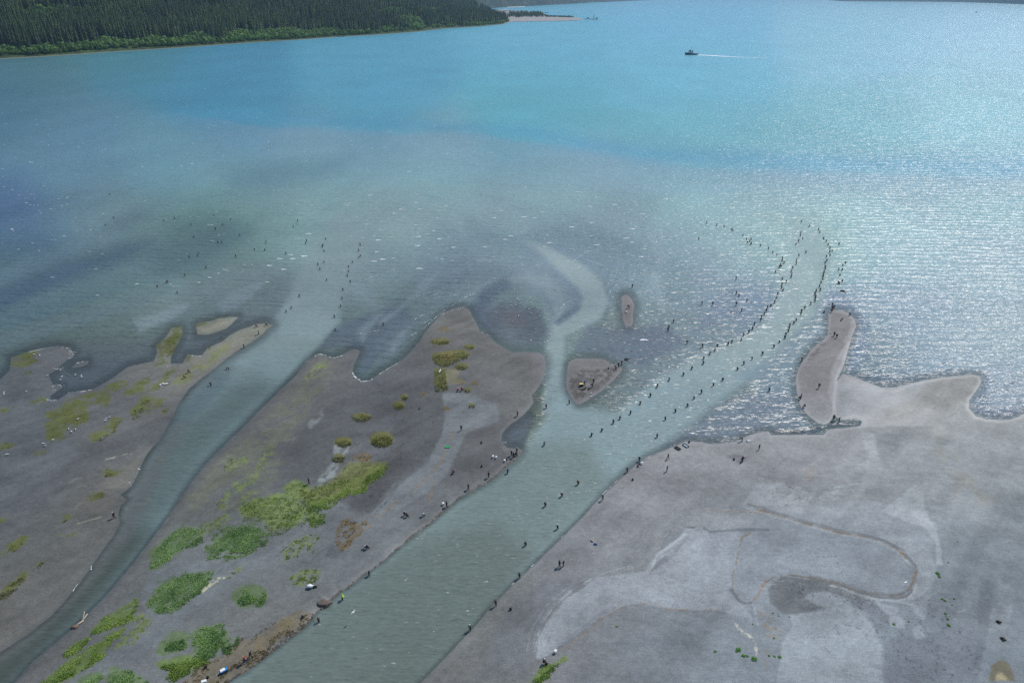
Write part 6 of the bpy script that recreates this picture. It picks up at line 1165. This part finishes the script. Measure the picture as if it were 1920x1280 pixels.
# ------------------------------------------------------------------ gulls
gb = bmesh.new()
me = bpy.data.meshes.new("gull"); me.from_pydata([(0, -.26, .20), (0, -.10, .21), (0, .08, .23), (0, .20, .32), (0, .27, .37), (0, .34, .36)], [(0, 1), (1, 2), (2, 3), (3, 4), (4, 5)], [])
o = bpy.data.objects.new("g", me); C.objects.link(o); o.modifiers.new("s", 'SKIN')
for i, r in enumerate([.035, .085, .10, .055, .050, .012]): me.skin_vertices[0].data[i].radius = (r, r)
me.skin_vertices[0].data[2].use_root = True; o.modifiers.new("u", 'SUBSURF').levels = 1; bpy.context.view_layer.update()
gull_body = bpy.data.meshes.new_from_object(o.evaluated_get(bpy.context.evaluated_depsgraph_get())); bpy.data.objects.remove(o); smooth(gull_body); gull_body.materials.clear(); gull_body.materials.append(MAT["white_paint"])
def wingm(fly):
    m = MB()
    for s in (-1, 1):
        if fly:
            vs = [m.bm.verts.new(p) for p in ((0, .14, .26), (s * .35, .18, .38), (s * .72, .02, .30), (s * .36, .02, .36), (0, -.08, .25))]; m.bm.faces.new(vs)
        else: m.box((s * .088, -.06, .235), (.035, .34, .11), bev=.015)
    me = bpy.data.meshes.new("wing"); m.bm.to_mesh(me); m.bm.free(); me.materials.append(MAT["steel"] if not fly else MAT["white_paint"]); return me
wg, wgf = wingm(False), wingm(True); m = MB().bar((-.035, .02, 0), (-.035, 0, .17), .008).bar((.035, .02, 0), (.035, 0, .17), .008); lg = bpy.data.meshes.new("leg"); m.bm.to_mesh(lg); m.bm.free(); lg.materials.append(MAT["yellow_plastic"])
def gull(x, y, lab, grp, fly=0.0, s=1.25):
    o = link("gull", gull_body, label=lab, category="gull", group=grp); p = U(x, y, fly) if fly else on_ground(x, y); o.location = p; o.rotation_euler[2] = random.uniform(0, 6.28); o.scale = (s,) * 3
    link("wing", wgf if fly else wg, parent=o)
    if not fly: link("leg", lg, parent=o)
for (x, y) in T(0, 640, "300,110 260,103"): gull(x, y, "white gull standing on the brown weed hummock at the upper left", "gulls on the brown weed hummock")
for (x, y) in T(0, 640, "355,263 465,270 453,294 516,256 570,255 610,264 620,272"): gull(x, y, "white gull standing in the dark pool of the left mudflat", "gulls in the dark pool of the left mudflat")
for (x, y) in T(0, 640, "37,385 32,401 197,382"): gull(x, y, "white gull on bare mud near the left edge", "gulls near the left edge")
for (x, y) in T(0, 640, "590,586 797,585 820,575 797,598 517,660 569,664 539,682 402,742"): gull(x, y, "white gull among the olive weed mats of the left mudflat", "gulls among the olive weed mats")
for (x, y) in T(0, 640, "330,771 338,788 58,852"): gull(x, y, "white gull on grey mud below the olive weed mats", "gulls below the olive weed mats")
for (x, y) in T(960, 320, "323,892 390,902 38,965 50,975 82,998 33,1012 85,1015 135,968 140,993 177,1024 147,1077 205,1094 48,1092"): gull(x, y, "white gull on the dark shoal left of the curling silt plume", "gulls on the dark shoal")
for (x, y) in T(960, 320, "277,1128 285,1233 142,1278 483,1204 531,1172 720,1221"): gull(x, y, "white gull in the shallows around the narrow middle creek", "gulls around the middle creek")
for (x, y) in T(480, 320, "1302,926 1175,972 1783,972 1815,966 1800,1068 1915,1015"): gull(x, y, "white gull on the water beyond the tip of the middle flat", "gulls beyond the middle flat")
for (x, y) in T(960, 640, "197,15 240,12"): gull(x, y, "white gull at the upper end of the middle creek shore", "gulls at the creek shore")
for x, y, l in [(1243.7, 553.2, "white gull alone on the pale streak of shallow water"), (1238.7, 680, "white gull floating left of the channel line above the near anglers"), (1086.5, 701.5, "white gull on the bare top of the triangular island"), (1109, 738.5, "upper gull at the near shore of the triangular island"), (1107, 744.5, "lower gull at the near shore of the triangular island")]: gull(x, y, l, "single gulls")
for (x, y) in [(1555.2, 570.3), (1549.7, 597.9), (1548.4, 608.3), (1536.1, 605.2), (1585.4, 548.4), (1597.5, 585.5), (1557, 625.7), (1516.5, 656.5)]: gull(x, y, "white gull on the water around the bar island", "gulls around the bar island")
gull(824.5, 697.5, "white gull flying over the long green hummock", "flying gulls", 9.0, 1.5); gull(663, 1148.5, "white gull flying low over the near channel", "flying gulls", 2.0, .8)

# ------------------------------------------------------------------ the air
hz = MB().box((0, 22000, 800), (100000, 50000, 1.0)).bm; hz.free()
bm = bmesh.new(); bmesh.ops.create_cube(bm, size=1.0)
for v in bm.verts: v.co = Vector((v.co.x * 130000, 34000 + v.co.y * 76000, 1100 + v.co.z * 2220))
me = bpy.data.meshes.new("haze"); bm.to_mesh(me); bm.free(); b = NB("air"); vp = b.node("ShaderNodeVolumePrincipled", {"Color": (.48, .74, 1.0, 1), "Density": 5.0e-5, "Anisotropy": 0.2}); b.l.new(vp.outputs[0], b.out.inputs[1])
link("haze", me, b.m, kind="stuff", label="thin blue air that fades the far mountains", category="haze")
